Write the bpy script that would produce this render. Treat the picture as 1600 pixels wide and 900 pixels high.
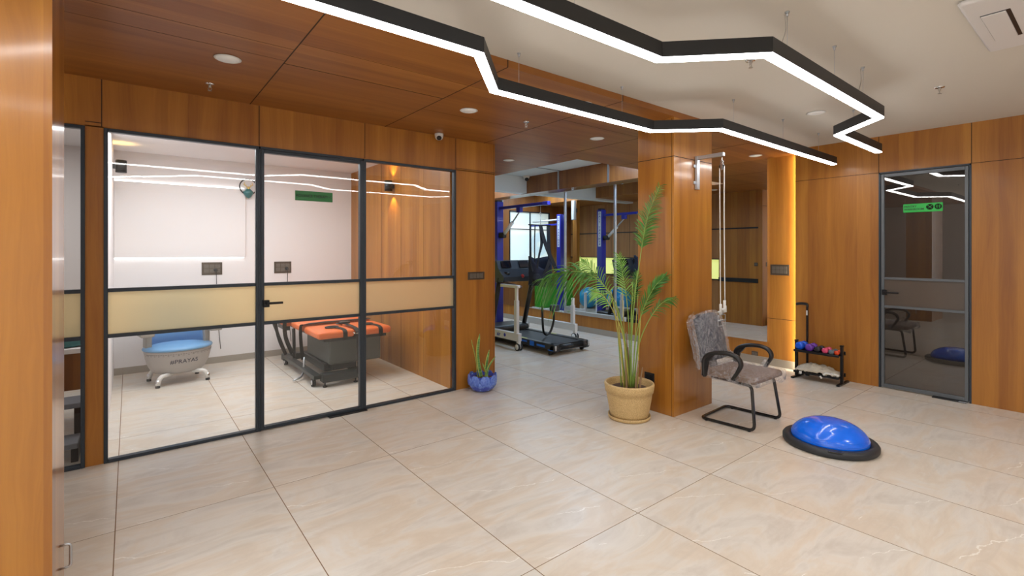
import bpy, bmesh, math, random
from mathutils import Vector, Matrix, noise
from math import sin, cos, pi, radians
random.seed(7)
for o in list(bpy.data.objects): bpy.data.objects.remove(o)
SC = bpy.context.scene
C = SC.collection

# ---------------------------------------------------------------- camera
cam_d = bpy.data.cameras.new('camera'); cam = bpy.data.objects.new('camera', cam_d); C.objects.link(cam)
cam_d.sensor_width = 36.0; cam_d.lens = 36.0 * 758.66 / 1600
cam_d.shift_y = (390.9 - 450) / 1600
cam_d.clip_start = 0.05; cam_d.clip_end = 200
cam.location = (0, 0, 1.54); cam.rotation_euler = (pi / 2, 0, -0.668)
SC.camera = cam

# ---------------------------------------------------------------- world, exposure, large lights
w = bpy.data.worlds.new('world'); SC.world = w; w.use_nodes = True
w.node_tree.nodes['Background'].inputs[0].default_value = (.85, .92, 1, 1)
w.node_tree.nodes['Background'].inputs[1].default_value = .6
SC.view_settings.view_transform = 'Standard'; SC.view_settings.look = 'None'
SC.view_settings.gamma = 1.0; SC.view_settings.use_curve_mapping = False
SC.view_settings.exposure = 0.0
LED = 22.0

def area(name, loc, rot, sx, sy, power, col=(1, 1, 1), spread=None):
    d = bpy.data.lights.new(name, 'AREA'); d.shape = 'RECTANGLE'; d.size = sx; d.size_y = sy
    d.energy = power; d.color = col
    if spread: d.spread = spread
    o = bpy.data.objects.new(name, d); C.objects.link(o); o.location = loc; o.rotation_euler = rot
    return o
def spot(name, loc, e, ang=150, col=(1, .97, .93), size=.09):
    d = bpy.data.lights.new(name, 'SPOT'); d.energy = e; d.spot_size = radians(ang); d.spot_blend = .8; d.shadow_soft_size = size; d.color = col
    o = bpy.data.objects.new(name, d); C.objects.link(o); o.location = loc; return o
for _x in (-2.6, -.4, 1.8, 4.2):
    for _y in (-2.9, -1.1): spot('unseen_fill_spot', (_x, _y, 2.78), 65 if _x < 0 else 88)  # added spots without fixtures, lighting the room from behind the camera
area('left_fill_light', (-3.85, -0.6, 1.6), (radians(90), 0, radians(-90)), 5.0, 2.2, 80, (.95, .98, 1))  # added fill standing in for daylight; the left wall has no window
area('therapy_room_light', (1.0, 5.9, 2.74), (0, 0, 0), 2.2, 1.4, 64, (.95, .97, 1))
area('side_room_light', (-1.2, 6.0, 2.74), (0, 0, 0), 1.0, 1.4, 26, (1, .98, .97))
area('gym_front_fill', (5.6, 5.15, 3.04), (0, 0, 0), 1.4, .8, 40, (.50, .72, 1))  # added gym fill, placed where the mirror does not show it
area('gym_rear_fill', (5.6, 8.9, 3.05), (0, 0, 0), 1.4, 1.2, 62, (.62, .80, 1))  # added fill for the far gym, kept above the mirror's view
area('pantry_fill', (7.9, 1.6, 2.75), (0, 0, 0), .8, .8, 16, (1, .97, .93))  # added fill so the space behind the dark glass reads brighter
area('passage_light', (3.4, 3.55, 2.75), (0, 0, 0), 1.8, .5, 3, (1, .93, .84))

# ---------------------------------------------------------------- material helpers
def M(name, col=(.5, .5, .5), rough=.5, metal=0, spec=.5, coat=0, emit=None, es=0, coat_rough=.05):
    m = bpy.data.materials.new(name); m.use_nodes = True
    b = m.node_tree.nodes['Principled BSDF']
    b.inputs['Base Color'].default_value = (*col, 1); b.inputs['Roughness'].default_value = rough
    b.inputs['Metallic'].default_value = metal; b.inputs['Specular IOR Level'].default_value = spec
    b.inputs['Coat Weight'].default_value = coat; b.inputs['Coat Roughness'].default_value = coat_rough
    if emit: b.inputs['Emission Color'].default_value = (*emit, 1); b.inputs['Emission Strength'].default_value = es
    return m
class NT:
    def __init__(s, m): s.t = m.node_tree; s.n = s.t.nodes; s.b = s.n.get('Principled BSDF')
    def new(s, typ, **kw):
        n = s.n.new(typ)
        for k, v in kw.items(): setattr(n, k, v)
        return n
    def link(s, a, b): s.t.links.new(a, b)
    def math(s, op, a, b=None, c=None):
        n = s.new('ShaderNodeMath', operation=op)
        for i, v in enumerate((a, b, c)):
            if v is None: continue
            if isinstance(v, (int, float)): n.inputs[i].default_value = v
            else: s.link(v, n.inputs[i])
        return n.outputs[0]
    def comb(s, x, y, z):
        n = s.new('ShaderNodeCombineXYZ')
        for i, v in enumerate((x, y, z)):
            if isinstance(v, (int, float)): n.inputs[i].default_value = v
            else: s.link(v, n.inputs[i])
        return n.outputs[0]
    def pos(s):
        g = s.new('ShaderNodeNewGeometry'); x = s.new('ShaderNodeSeparateXYZ'); s.link(g.outputs['Position'], x.inputs[0]); return x.outputs
    def noise(s, vec, scale, detail=4, rough=.5, dist=0):
        n = s.new('ShaderNodeTexNoise'); n.inputs['Scale'].default_value = scale; n.inputs['Detail'].default_value = detail
        n.inputs['Roughness'].default_value = rough; n.inputs['Distortion'].default_value = dist
        s.link(vec, n.inputs['Vector']); return n.outputs['Fac']
    def ramp(s, fac, pts):
        n = s.new('ShaderNodeValToRGB'); e = n.color_ramp.elements
        while len(e) < len(pts): e.new(.5)
        for el, (p, c) in zip(e, pts): el.position = p; el.color = (*c, 1) if len(c) == 3 else c
        s.link(fac, n.inputs[0]); return n.outputs[0]
    def mix(s, f, a, b, blend='MIX'):
        n = s.new('ShaderNodeMix', data_type='RGBA', blend_type=blend)
        for i, v in ((0, f), (6, a), (7, b)):
            if isinstance(v, (int, float)): n.inputs[i].default_value = v
            elif isinstance(v, tuple): n.inputs[i].default_value = (*v, 1)
            else: s.link(v, n.inputs[i])
        return n.outputs[2]
    def bump(s, h, strength=.3, dist=.01):
        n = s.new('ShaderNodeBump'); n.inputs['Strength'].default_value = strength; n.inputs['Distance'].default_value = dist
        s.link(h, n.inputs['Height']); s.link(n.outputs[0], s.b.inputs['Normal'])

def wood(name, axis='Z', tint=(1, 1, 1), rough=.34, band=.13, coat=.25):
    m = M(name, rough=rough, coat=coat, coat_rough=.12); t = NT(m); x, y, z = t.pos()
    if axis == 'Z': h = t.math('ADD', x, y); l = z
    else: h = y; l = x
    hn = t.math('MULTIPLY', h, 1.0)
    wob = t.math('MULTIPLY', t.math('SUBTRACT', t.noise(t.comb(t.math('MULTIPLY', h, 2.0), t.math('MULTIPLY', l, .55), 0), 1.6, 3), .5), .16)
    hh = t.math('ADD', hn, wob)
    big = t.noise(t.comb(t.math('MULTIPLY', hh, 9), t.math('MULTIPLY', l, .5), 3.1), 1.0, 4, .55)
    fine = t.noise(t.comb(t.math('MULTIPLY', hh, 90), t.math('MULTIPLY', l, 2.2), 7.7), 1.0, 3, .6)
    wn = t.new('ShaderNodeTexWhiteNoise', noise_dimensions='1D'); t.link(t.math('FLOOR', t.math('DIVIDE', h, band)), wn.inputs['W'])
    f = t.math('ADD', t.math('MULTIPLY', big, .62), t.math('ADD', t.math('MULTIPLY', fine, .20), t.math('MULTIPLY', wn.outputs['Value'], .17)))
    def c(r, g, b): return (r * tint[0], g * tint[1], b * tint[2])
    col = t.ramp(f, [(.27, c(.265, .090, .012)), (.42, c(.350, .132, .017)), (.54, c(.415, .167, .022)), (.70, c(.50, .218, .032))])
    knot = t.noise(t.comb(t.math('MULTIPLY', h, 5.0), t.math('MULTIPLY', l, 2.0), 21.0), 1.0, 1)
    kf = t.math('MULTIPLY', t.math('GREATER_THAN', knot, .80), .35)
    col = t.mix(kf, col, c(.22, .07, .012))
    t.link(col, t.b.inputs['Base Color']); t.bump(fine, .04, .002)
    return m
WOOD = wood('wood_laminate_vertical', 'Z', rough=.42, coat=.08)
WOODC = wood('wood_laminate_ceiling', 'X', (.80, .74, .95), rough=.46, band=.16, coat=.05)
WOODD = wood('wood_laminate_brown', 'Z', (.60, .54, .95), rough=.38, band=.09)
WOODR = wood('wood_laminate_panel', 'Z', (.95, .95, .95), rough=.42, coat=.1)
GROOVE = M('dark_joint', (.035, .016, .008), .8)
WHITE = M('white_ceiling_paint', (.66, .62, .55), .9)
WALLW = M('white_wall_paint', (.84, .81, .81), .85)
GYMW = M('cool_white_paint', (.74, .80, .84), .85)
SKIRT = M('grey_skirting', (.36, .32, .27), .5)
FRAME = M('slate_metal', (.035, .047, .062), .38, .35)
BLACK = M('black_plastic', (.012, .012, .013), .42)
BLACKM = M('black_metal', (.015, .015, .017), .35, .5)
RUBBER = M('black_rubber', (.02, .022, .025), .7)
CHROME = M('chrome', (.75, .76, .78), .15, 1)
STEEL = M('brushed_steel', (.50, .53, .57), .35, .9)
WPLAST = M('white_plastic', (.75, .75, .73), .4)
GREYP = M('grey_plastic', (.30, .28, .25), .45)
PLATE = M('bronze_grey_plate', (.10, .075, .055), .35, .4)
PLATEB = M('plate_switch', (.16, .14, .12), .3, .3)
EMIT = M('led_diffuser', (1, 1, 1), .5, emit=(1, .985, .97), es=LED)
DOWN = M('downlight_diffuser', (.8, .8, .77), .5, emit=(1, .96, .9), es=.10)
WARM = M('warm_led', (1, .8, .4), .5, emit=(1, .88, .62), es=30)
BULB = M('warm_bulb', (1, .8, .4), .5, emit=(1, .72, .25), es=25)

def glass(name, refl=(1, 1, 1), tint=(.97, .985, .98), ior=1.52, boost=1.0, rough=0):
    m = bpy.data.materials.new(name); m.use_nodes = True; t = NT(m); t.n.remove(t.b)
    out = t.n['Material Output']
    tr = t.new('ShaderNodeBsdfTransparent'); tr.inputs[0].default_value = (*tint, 1)
    gl = t.new('ShaderNodeBsdfGlossy'); gl.inputs['Roughness'].default_value = rough; gl.inputs[0].default_value = (*refl, 1)
    fr = t.new('ShaderNodeFresnel'); fr.inputs[0].default_value = ior
    mx = t.new('ShaderNodeMixShader'); t.link(t.math('MINIMUM', t.math('MULTIPLY', fr.outputs[0], boost), 1.0), mx.inputs[0])
    t.link(tr.outputs[0], mx.inputs[1]); t.link(gl.outputs[0], mx.inputs[2]); t.link(mx.outputs[0], out.inputs[0])
    return m
GLASS = glass('clear_glass', boost=.6)
GLASSD = glass('dark_glass', tint=(.48, .47, .46), boost=1.9, ior=1.6)
GLASSF = M('frosted_film', (.60, .50, .30), .35, coat=.4)
def frosted():
    m = bpy.data.materials.new('frosted_glass_band'); m.use_nodes = True; t = NT(m); out = t.n['Material Output']
    t.b.inputs['Base Color'].default_value = (.84, .76, .57, 1); t.b.inputs['Roughness'].default_value = .3
    tl = t.new('ShaderNodeBsdfTranslucent'); tl.inputs[0].default_value = (.92, .84, .64, 1)
    m1 = t.new('ShaderNodeMixShader'); m1.inputs[0].default_value = .55; t.link(t.b.outputs[0], m1.inputs[1]); t.link(tl.outputs[0], m1.inputs[2])
    tr = t.new('ShaderNodeBsdfRefraction'); tr.inputs['Color'].default_value = (1, .90, .66, 1); tr.inputs['Roughness'].default_value = .5; tr.inputs['IOR'].default_value = 1.35
    m2 = t.new('ShaderNodeMixShader'); m2.inputs[0].default_value = .62; t.link(m1.outputs[0], m2.inputs[1]); t.link(tr.outputs[0], m2.inputs[2])
    t.link(m2.outputs[0], out.inputs[0]); return m
FROST = frosted()
MIRROR = M('mirror', (.80, .82, .81), .0, 1)

def floor_mat():
    m = M('marble_tile_floor', rough=.33, spec=.45); t = NT(m); x, y, z = t.pos()
    u = t.math('DIVIDE', t.math('ADD', x, .0594), .8003); v = t.math('DIVIDE', t.math('SUBTRACT', y, 3.436), 1.66)
    fu = t.math('FRACT', u); fv = t.math('FRACT', v); iu = t.math('FLOOR', u); iv = t.math('FLOOR', v)
    wn = t.new('ShaderNodeTexWhiteNoise', noise_dimensions='2D'); t.link(t.comb(iu, iv, 0), wn.inputs['Vector'])
    idz = t.math('MULTIPLY', t.math('FLOOR', t.math('MULTIPLY', wn.outputs['Value'], 4)), 5.3)
    px = t.math('ADD', t.math('MULTIPLY', fu, .8), t.math('MULTIPLY', fv, .35)); py = t.math('MULTIPLY', fv, 1.66)
    clouds = t.noise(t.comb(px, t.math('MULTIPLY', py, 2.3), idz), 1.7, 6, .6, .8)
    streak = t.noise(t.comb(t.math('MULTIPLY', px, .9), t.math('MULTIPLY', py, 7), t.math('ADD', idz, 2)), 1.9, 5, .62, 1.0)
    col = t.ramp(clouds, [(.32, (.58, .53, .47)), (.44, (.68, .635, .575)), (.52, (.67, .59, .495)), (.60, (.635, .545, .445)), (.70, (.69, .65, .595))])
    col = t.mix(t.math('MINIMUM', t.math('MAXIMUM', t.math('MULTIPLY', t.math('SUBTRACT', streak, .46), 2.2), 0), .6), col, (.555, .49, .415))
    # sparse thin pale veins
    dist = t.noise(t.comb(px, py, idz), 1.8, 6, .58)
    vv = t.math('ADD', t.math('MULTIPLY', py, 1.0), t.math('MULTIPLY', dist, .42))
    vv = t.math('ADD', vv, t.math('MULTIPLY', px, .45))
    ln = t.math('ABSOLUTE', t.math('SUBTRACT', t.math('FRACT', t.math('MULTIPLY', vv, 2.1)), .5))
    thin = t.math('LESS_THAN', ln, .0065)
    mask = t.math('GREATER_THAN', t.noise(t.comb(px, py, t.math('ADD', idz, 9)), 1.9, 2), .52)
    col = t.mix(t.math('MULTIPLY', t.math('MULTIPLY', thin, mask), .55), col, (.93, .91, .87))
    gx = t.math('LESS_THAN', t.math('MULTIPLY', t.math('SUBTRACT', .5, t.math('ABSOLUTE', t.math('SUBTRACT', fu, .5))), .8), .0024)
    gy = t.math('LESS_THAN', t.math('MULTIPLY', t.math('SUBTRACT', .5, t.math('ABSOLUTE', t.math('SUBTRACT', fv, .5))), 1.66), .0020)
    g = t.math('MAXIMUM', gx, gy)
    col = t.mix(g, col, (.20, .115, .055))
    t.link(col, t.b.inputs['Base Color'])
    t.link(t.math('ADD', t.math('MULTIPLY', g, .4), .30), t.b.inputs['Roughness'])
    return m
FLOOR = floor_mat()

# ---------------------------------------------------------------- mesh helpers
class MB:
    def __init__(s): s.bm = bmesh.new(); s.mi = 0
    def _faces(s, before):
        for f in s.bm.faces:
            if f.index == -1 or f not in before: pass
    def add(s, verts, faces, smooth=False):
        vs = [s.bm.verts.new(v) for v in verts]; out = []
        for f in faces:
            try: q = s.bm.faces.new([vs[i] for i in f]); q.material_index = s.mi; q.smooth = smooth; out.append(q)
            except ValueError: pass
        return vs, out
    def box(s, a, b, bev=0, seg=2, mat=None, xf=None):
        x0, y0, z0 = [min(a[i], b[i]) for i in range(3)]; x1, y1, z1 = [max(a[i], b[i]) for i in range(3)]
        if mat is not None: s.mi = mat
        vs, fs = s.add([(x0, y0, z0), (x1, y0, z0), (x1, y1, z0), (x0, y1, z0), (x0, y0, z1), (x1, y0, z1), (x1, y1, z1), (x0, y1, z1)],
                       [(0, 3, 2, 1), (4, 5, 6, 7), (0, 1, 5, 4), (1, 2, 6, 5), (2, 3, 7, 6), (3, 0, 4, 7)])
        if bev > 0:
            es = list({e for f in fs for e in f.edges})
            r = bmesh.ops.bevel(s.bm, geom=es, offset=bev, segments=seg, profile=.5, affect='EDGES')
            for f in r['faces']: f.material_index = s.mi; f.smooth = True
            vs = list({v for f in r['faces'] for v in f.verts} | {v for v in vs if v.is_valid})
        if xf is not None: bmesh.ops.transform(s.bm, matrix=xf, verts=[v for v in vs if v.is_valid])
        return s
    def cbox(s, c, sz, bev=0, seg=2, mat=None, xf=None):
        return s.box([c[i] - sz[i] / 2 for i in range(3)], [c[i] + sz[i] / 2 for i in range(3)], bev, seg, mat, xf)
    def tube(s, pts, r, n=10, closed=False, mat=None, flat=1.0, upv=None, cap=True):
        if mat is not None: s.mi = mat
        pts = [Vector(p) for p in pts]; N = len(pts)
        rr = r if isinstance(r, (list, tuple)) else [r] * N
        rings = []; prev = None
        for i, p in enumerate(pts):
            if closed: t = pts[(i + 1) % N] - pts[i - 1]
            else: t = pts[min(i + 1, N - 1)] - pts[max(i - 1, 0)]
            t = t.normalized() if t.length > 1e-9 else Vector((0, 0, 1))
            if prev is None:
                u = Vector(upv) if upv else (Vector((0, 0, 1)) if abs(t.z) < .9 else Vector((1, 0, 0)))
            else: u = prev
            u = (u - t * u.dot(t))
            u = u.normalized() if u.length > 1e-6 else t.orthogonal().normalized()
            prev = u; v = t.cross(u)
            rings.append([p + u * cos(2 * pi * k / n) * rr[i] * flat + v * sin(2 * pi * k / n) * rr[i] for k in range(n)])
        verts = [q for ring in rings for q in ring]; faces = []
        for i in range(N if closed else N - 1):
            j = (i + 1) % N
            for k in range(n): faces.append((i * n + k, i * n + (k + 1) % n, j * n + (k + 1) % n, j * n + k))
        if not closed and cap: faces.append(tuple(range(n))[::-1]); faces.append(tuple((N - 1) * n + k for k in range(n)))
        s.add(verts, faces, True); return s
    def cyl(s, a, b, r, n=16, mat=None, r2=None):
        a, b = Vector(a), Vector(b); s.tube([a, b], [r, r if r2 is None else r2], n, mat=mat); return s
    def lathe(s, prof, n=32, c=(0, 0, 0), mat=None, fn=None, axis='Z'):
        if mat is not None: s.mi = mat
        verts = []; faces = []
        for r, z in prof:
            for k in range(n):
                a = 2 * pi * k / n; q = fn(r, z, a) if fn else (r * cos(a), r * sin(a), z)
                if axis == 'Y': q = (q[0], q[2], q[1])
                if axis == 'X': q = (q[2], q[0], q[1])
                verts.append((q[0] + c[0], q[1] + c[1], q[2] + c[2]))
        for i in range(len(prof) - 1):
            for k in range(n): faces.append((i * n + k, i * n + (k + 1) % n, (i + 1) * n + (k + 1) % n, (i + 1) * n + k))
        faces.append(tuple(range(n))[::-1]); faces.append(tuple((len(prof) - 1) * n + k for k in range(n)))
        s.add(verts, faces, True); return s
    def ell(s, c, r, n=20, m=12, mat=None, z0=-1, xf=None):
        if mat is not None: s.mi = mat
        verts = []; faces = []
        for i in range(m + 1):
            ph = math.asin(max(-1, z0)) + (pi / 2 - math.asin(max(-1, z0))) * i / m
            for k in range(n):
                a = 2 * pi * k / n; v = Vector((r[0] * cos(ph) * cos(a), r[1] * cos(ph) * sin(a), r[2] * sin(ph)))
                if xf: v = xf @ v
                verts.append(v + Vector(c))
        for i in range(m):
            for k in range(n): faces.append((i * n + k, i * n + (k + 1) % n, (i + 1) * n + (k + 1) % n, (i + 1) * n + k))
        faces.append(tuple(range(n))[::-1])
        s.add(verts, faces, True); return s
    def prism(s, poly, h0, h1, mat=None, axis='Z', bev=0):
        if mat is not None: s.mi = mat
        n = len(poly)
        def P(x, y, h): return {'Z': (x, y, h), 'Y': (x, h, y), 'X': (h, x, y)}[axis]
        verts = [P(x, y, h0) for x, y in poly] + [P(x, y, h1) for x, y in poly]
        faces = [tuple(range(n))[::-1], tuple(range(n, 2 * n))] + [(i, (i + 1) % n, n + (i + 1) % n, n + i) for i in range(n)]
        vs, fs = s.add(verts, faces)
        if bev:
            es = list({e for f in fs[:2] for e in f.edges})
            r = bmesh.ops.bevel(s.bm, geom=es, offset=bev, segments=2, profile=.5, affect='EDGES')
            for f in r['faces']: f.material_index = s.mi; f.smooth = True
        return s
    def build(s, name, mats, parent=None, sub=0, loc=None):
        bmesh.ops.recalc_face_normals(s.bm, faces=s.bm.faces)
        me = bpy.data.meshes.new(name); s.bm.to_mesh(me); s.bm.free()
        for m in (mats if isinstance(mats, (list, tuple)) else [mats]): me.materials.append(m)
        o = bpy.data.objects.new(name, me); C.objects.link(o)
        if parent is not None: o.parent = parent
        if loc: o.location = loc
        if sub:
            md = o.modifiers.new('sub', 'SUBSURF'); md.levels = sub; md.render_levels = sub
        return o
def tag(o, label=None, cat=None, group=None, kind=None):
    if label: o['label'] = label
    if cat: o['category'] = cat
    if group: o['group'] = group
    if kind: o['kind'] = kind
    return o
def empty(name, loc=(0, 0, 0), rz=0, label=None, cat=None, group=None, kind=None):
    o = bpy.data.objects.new(name, None); C.objects.link(o); o.location = loc; o.rotation_euler = (0, 0, rz); o.empty_display_size = .1
    return tag(o, label, cat, group, kind)
def struct(name, mb, mats, parent=None):
    o = mb.build(name, mats, parent)
    if parent is None: o['kind'] = 'structure'
    return o
def arc(pts, r, n=6, closed=False):
    """round the corners of a polyline"""
    pts = [Vector(p) for p in pts]; out = []; N = len(pts)
    for i, p in enumerate(pts):
        if not closed and i in (0, N - 1): out.append(p); continue
        a = pts[i - 1]; b = pts[(i + 1) % N]
        d1 = (a - p); d2 = (b - p); rr = min(r, d1.length * .49, d2.length * .49)
        s1 = p + d1.normalized() * rr; s2 = p + d2.normalized() * rr
        for k in range(n + 1):
            t = k / n; out.append(s1 * (1 - t) ** 2 + p * 2 * t * (1 - t) + s2 * t * t)
    return out
def spline(pts, n=8):
    P = [Vector(p) for p in pts]; P = [P[0] * 2 - P[1]] + P + [P[-1] * 2 - P[-2]]; out = []
    for i in range(1, len(P) - 2):
        for k in range(n):
            t = k / n; a, b, c, d = P[i - 1], P[i], P[i + 1], P[i + 2]
            out.append(.5 * ((2 * b) + (c - a) * t + (2 * a - 5 * b + 4 * c - d) * t * t + (3 * b - a - 3 * c + d) * t ** 3))
    out.append(P[-2]); return out
def text(name, s, size, mat, parent, loc, rot, ext=.0006, sx=1.0, align='CENTER', spacing=1.0, line=1.0, bold=0):
    cu = bpy.data.curves.new(name, 'FONT'); cu.body = s; cu.size = size; cu.extrude = ext; cu.align_x = align; cu.align_y = 'CENTER'
    cu.space_character = spacing; cu.space_line = line; cu.offset = bold
    o = bpy.data.objects.new(name, cu); C.objects.link(o)
    bpy.context.view_layer.update()
    me = bpy.data.meshes.new_from_object(o.evaluated_get(bpy.context.evaluated_depsgraph_get()))
    bpy.data.objects.remove(o); bpy.data.curves.remove(cu)
    me.name = name; me.materials.clear(); me.materials.append(mat)
    q = bpy.data.objects.new(name, me); C.objects.link(q); q.location = loc; q.rotation_euler = rot; q.scale = (sx, 1, 1)
    if parent is not None: q.parent = parent
    return q

# ================================================================= SETTING
YP = 4.576; ZW = 2.77; ZC = 2.82; XR = 6.635; YF = 2.58
struct('floor', MB().box((-4.1, -4.1, -.1), (9.2, 10.3, 0)), FLOOR)
mb = MB().box((-4.1, -4.1, ZC), (9.2, YF, ZC + .1)); struct('ceiling', mb, WHITE)
# wood ceiling with joints
mb = MB(); mb.box((-4.1, YF, ZW), (6.75, 4.61, 3.2), mat=0); mb.box((3.355, 4.61, ZW), (4.76, 10.1, 3.2), mat=0)
g = .0035
for xj in (.80, 2.0, 3.2, 4.4, 5.6):
    mb.box((xj - g, YF, ZW - .0012), (xj + g, YP, ZW + .001), mat=1); mb.box((xj - g, YF - .0012, ZW), (xj + g, YF, ZC), mat=1)
mb.box((.80, 3.44 - g, ZW - .0012), (2.0, 3.44 + g, ZW + .001), mat=1)
for ya, xa, xb in ((3.17, -4, .80), (3.39, -4, .8), (3.05, .8, 3.2), (3.8, 2.0, 3.2), (3.3, 3.2, 5.6)):
    mb.box((xa, ya - .0012, ZW - .0008), (xb, ya + .0012, ZW + .001), mat=1)
struct('ceiling_wood', mb, [WOODC, GROOVE])
mb = MB().box((-4.1, 4.62, ZW), (2.80, 7.9, ZW + .1)); struct('ceiling_therapy_room', mb, WALLW)
mb = MB(); mb.box((4.76, 4.61, 3.07), (6.75, 10.1, 3.2), mat=0); mb.box((4.76, 6.75, 3.066), (6.53, 6.78, 3.07), mat=1)
struct('ceiling_gym', mb, [GYMW, FRAME])
# partition wall (wood parts)
mb = MB()
mb.box((-4.0, YP, 2.422), (3.355, YP + .08, ZW), mat=0)
mb.box((-4.0, YP, 0), (-1.1, YP + .08, 2.43), mat=0)
mb.box((-.244, YP, 0), (-.143, YP + .08, 2.43), mat=0)
mb.box((2.821, YP, 0), (3.355, YP + .08, 2.43), mat=0)
for xj in (-.154, .87, 2.821):
    mb.box((xj - .003, YP - .0012, 2.43), (xj + .003, YP, ZW), mat=1)
mb.box((1.794 - .003, YP - .0012, 2.43), (1.794 + .003, YP, ZW), mat=1)
mb.box((2.821, YP - .001, 2.44), (3.355, YP, 2.446), mat=1); mb.box((-.244, YP - .001, 2.452), (-.154, YP, 2.458), mat=1)
mb.box((3.335, YP - .001, .02), (3.3385, YP, ZW), mat=1)
struct('wall_partition', mb, [WOOD, GROOVE])
# block between therapy room and gym
mb = MB(); mb.box((2.80, YP + .08, 0), (3.355, 5.50, ZW), mat=0); mb.box((2.80, 5.50, 0), (3.30, 10.1, ZW), mat=0)
for k in range(1, 6): mb.box((2.799, YP + .08 + k * .62 - .002, 0), (2.80, YP + .08 + k * .62 + .002, ZW), mat=1)
mb.box((2.7985, 4.66, 1.5), (2.7995, 4.67, 2.6), mat=0)
struct('wall_therapy_side', mb, [WOODR, GROOVE])
mb = MB()   # gym side of that block: cupboards and worktop line, niche
mb.box((3.30, 5.50, 1.35), (3.355, 10.0, ZW), mat=0); mb.box((3.30, 5.50, 0), (3.355, 10.0, .90), mat=0)
mb.box((3.355, 4.66, 1.985), (3.362, 5.5, 2.015), mat=1); mb.box((3.355, 4.66, .87), (3.37, 5.5, .955), mat=1)
mb.box((3.355, 5.5, 1.985), (3.361, 10, 2.012), mat=1); mb.box((3.355, 5.5, 1.335), (3.37, 10, 1.355), mat=1); mb.box((3.355, 5.5, .885), (3.38, 10, .91), mat=1)
for k in range(1, 8): mb.box((3.355, 5.5 + k * .6 - .003, 0), (3.357, 5.5 + k * .6 + .003, .88), mat=1); mb.box((3.355, 5.5 + k * .6 - .003, 1.36), (3.357, 5.5 + k * .6 + .003, ZW), mat=1)
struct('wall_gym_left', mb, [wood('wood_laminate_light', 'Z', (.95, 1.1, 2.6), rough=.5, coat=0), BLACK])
struct('wall_gym_pier', MB().box((4.64, 8.42, 0), (4.74, 8.56, ZW)), WOOD)
NICHE = M('backlit_niche', (.8, .8, .4), .5, emit=(.80, .85, .22), es=.85)
struct('trim_1', MB().box((3.301, 5.52, .91), (3.304, 9.9, 1.335)), NICHE)
# therapy room walls
mb = MB(); mb.box((-4.1, 7.71, 0), (2.80, 7.85, ZW)); mb.box((-.20, YP + .08, 0), (-.145, 7.71, ZW)); struct('wall_therapy_back', mb, WALLW)
struct('baseboard_therapy', MB().box((-.145, 7.697, 0), (2.8, 7.71, .085)), SKIRT)
mb = MB(); mb.box((-.144, 7.68, 1.446), (1.288, 7.709, 2.395), .004, mat=0); struct('trim_2', mb, WALLW)
COVE = M('cove_led', (1, 1, 1), .5, emit=(1, .98, .97), es=3.0)
mb = MB(); mb.box((-.14, 7.69, 2.397), (1.27, 7.705, 2.407)); mb.box((-.14, 7.69, 1.432), (1.27, 7.705, 1.444)); struct('trim_3', mb, COVE)
# right wall
mb = MB()
mb.box((XR, -4.1, 0), (XR + .11, .968, ZC), mat=0); mb.box((XR, 1.736, 0), (XR + .11, 2.606, ZC), mat=0); mb.box((XR, .968, 2.412), (XR + .11, 1.736, ZC), mat=0)
for yj in (1.736, .968, -.20, -1.37): mb.box((XR - .0012, yj - .003, 2.412 if yj > .9 else 0), (XR, yj + .003, ZC), mat=1)
mb.box((XR - .0012, -4, 2.409), (XR, .968, 2.414), mat=1); mb.box((XR - .0012, 1.736, 2.409), (XR, 2.606, 2.414), mat=1)
struct('wall_right', mb, [WOOD, GROOVE])
mb = MB(); mb.box((6.73, 2.60, .1), (6.90, 10.1, 3.1), mat=0); mb.box((6.729, 2.61, .628), (6.7305, 2.986, .634), mat=1)
struct('wall_gym_right', mb, [WOOD, GROOVE])
struct('baseboard_gym', MB().box((6.715, 2.606, 0), (6.90, 10.0, .10)), SKIRT)
struct('trim_4', MB().box((6.68, 2.610, .02), (6.715, 2.614, ZW - .01)), WARM)
mb = MB(); mb.box((6.53, 4.612, 2.72), (6.729, 10, 3.069), mat=0); struct('wall_bulkhead', mb, WOODD)
for k, yy in enumerate((5.578, 6.82)):
    mb = MB().box((6.518, yy - .018, 2.715), (6.53, yy + .018, 3.068)); struct('trim_%d' % (5 + k), mb, STEEL)
mb = MB().box((3.36, 7.78, 2.73), (6.53, 8.0, 3.068)); struct('wall_beam_gym', mb, GYMW)
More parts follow.
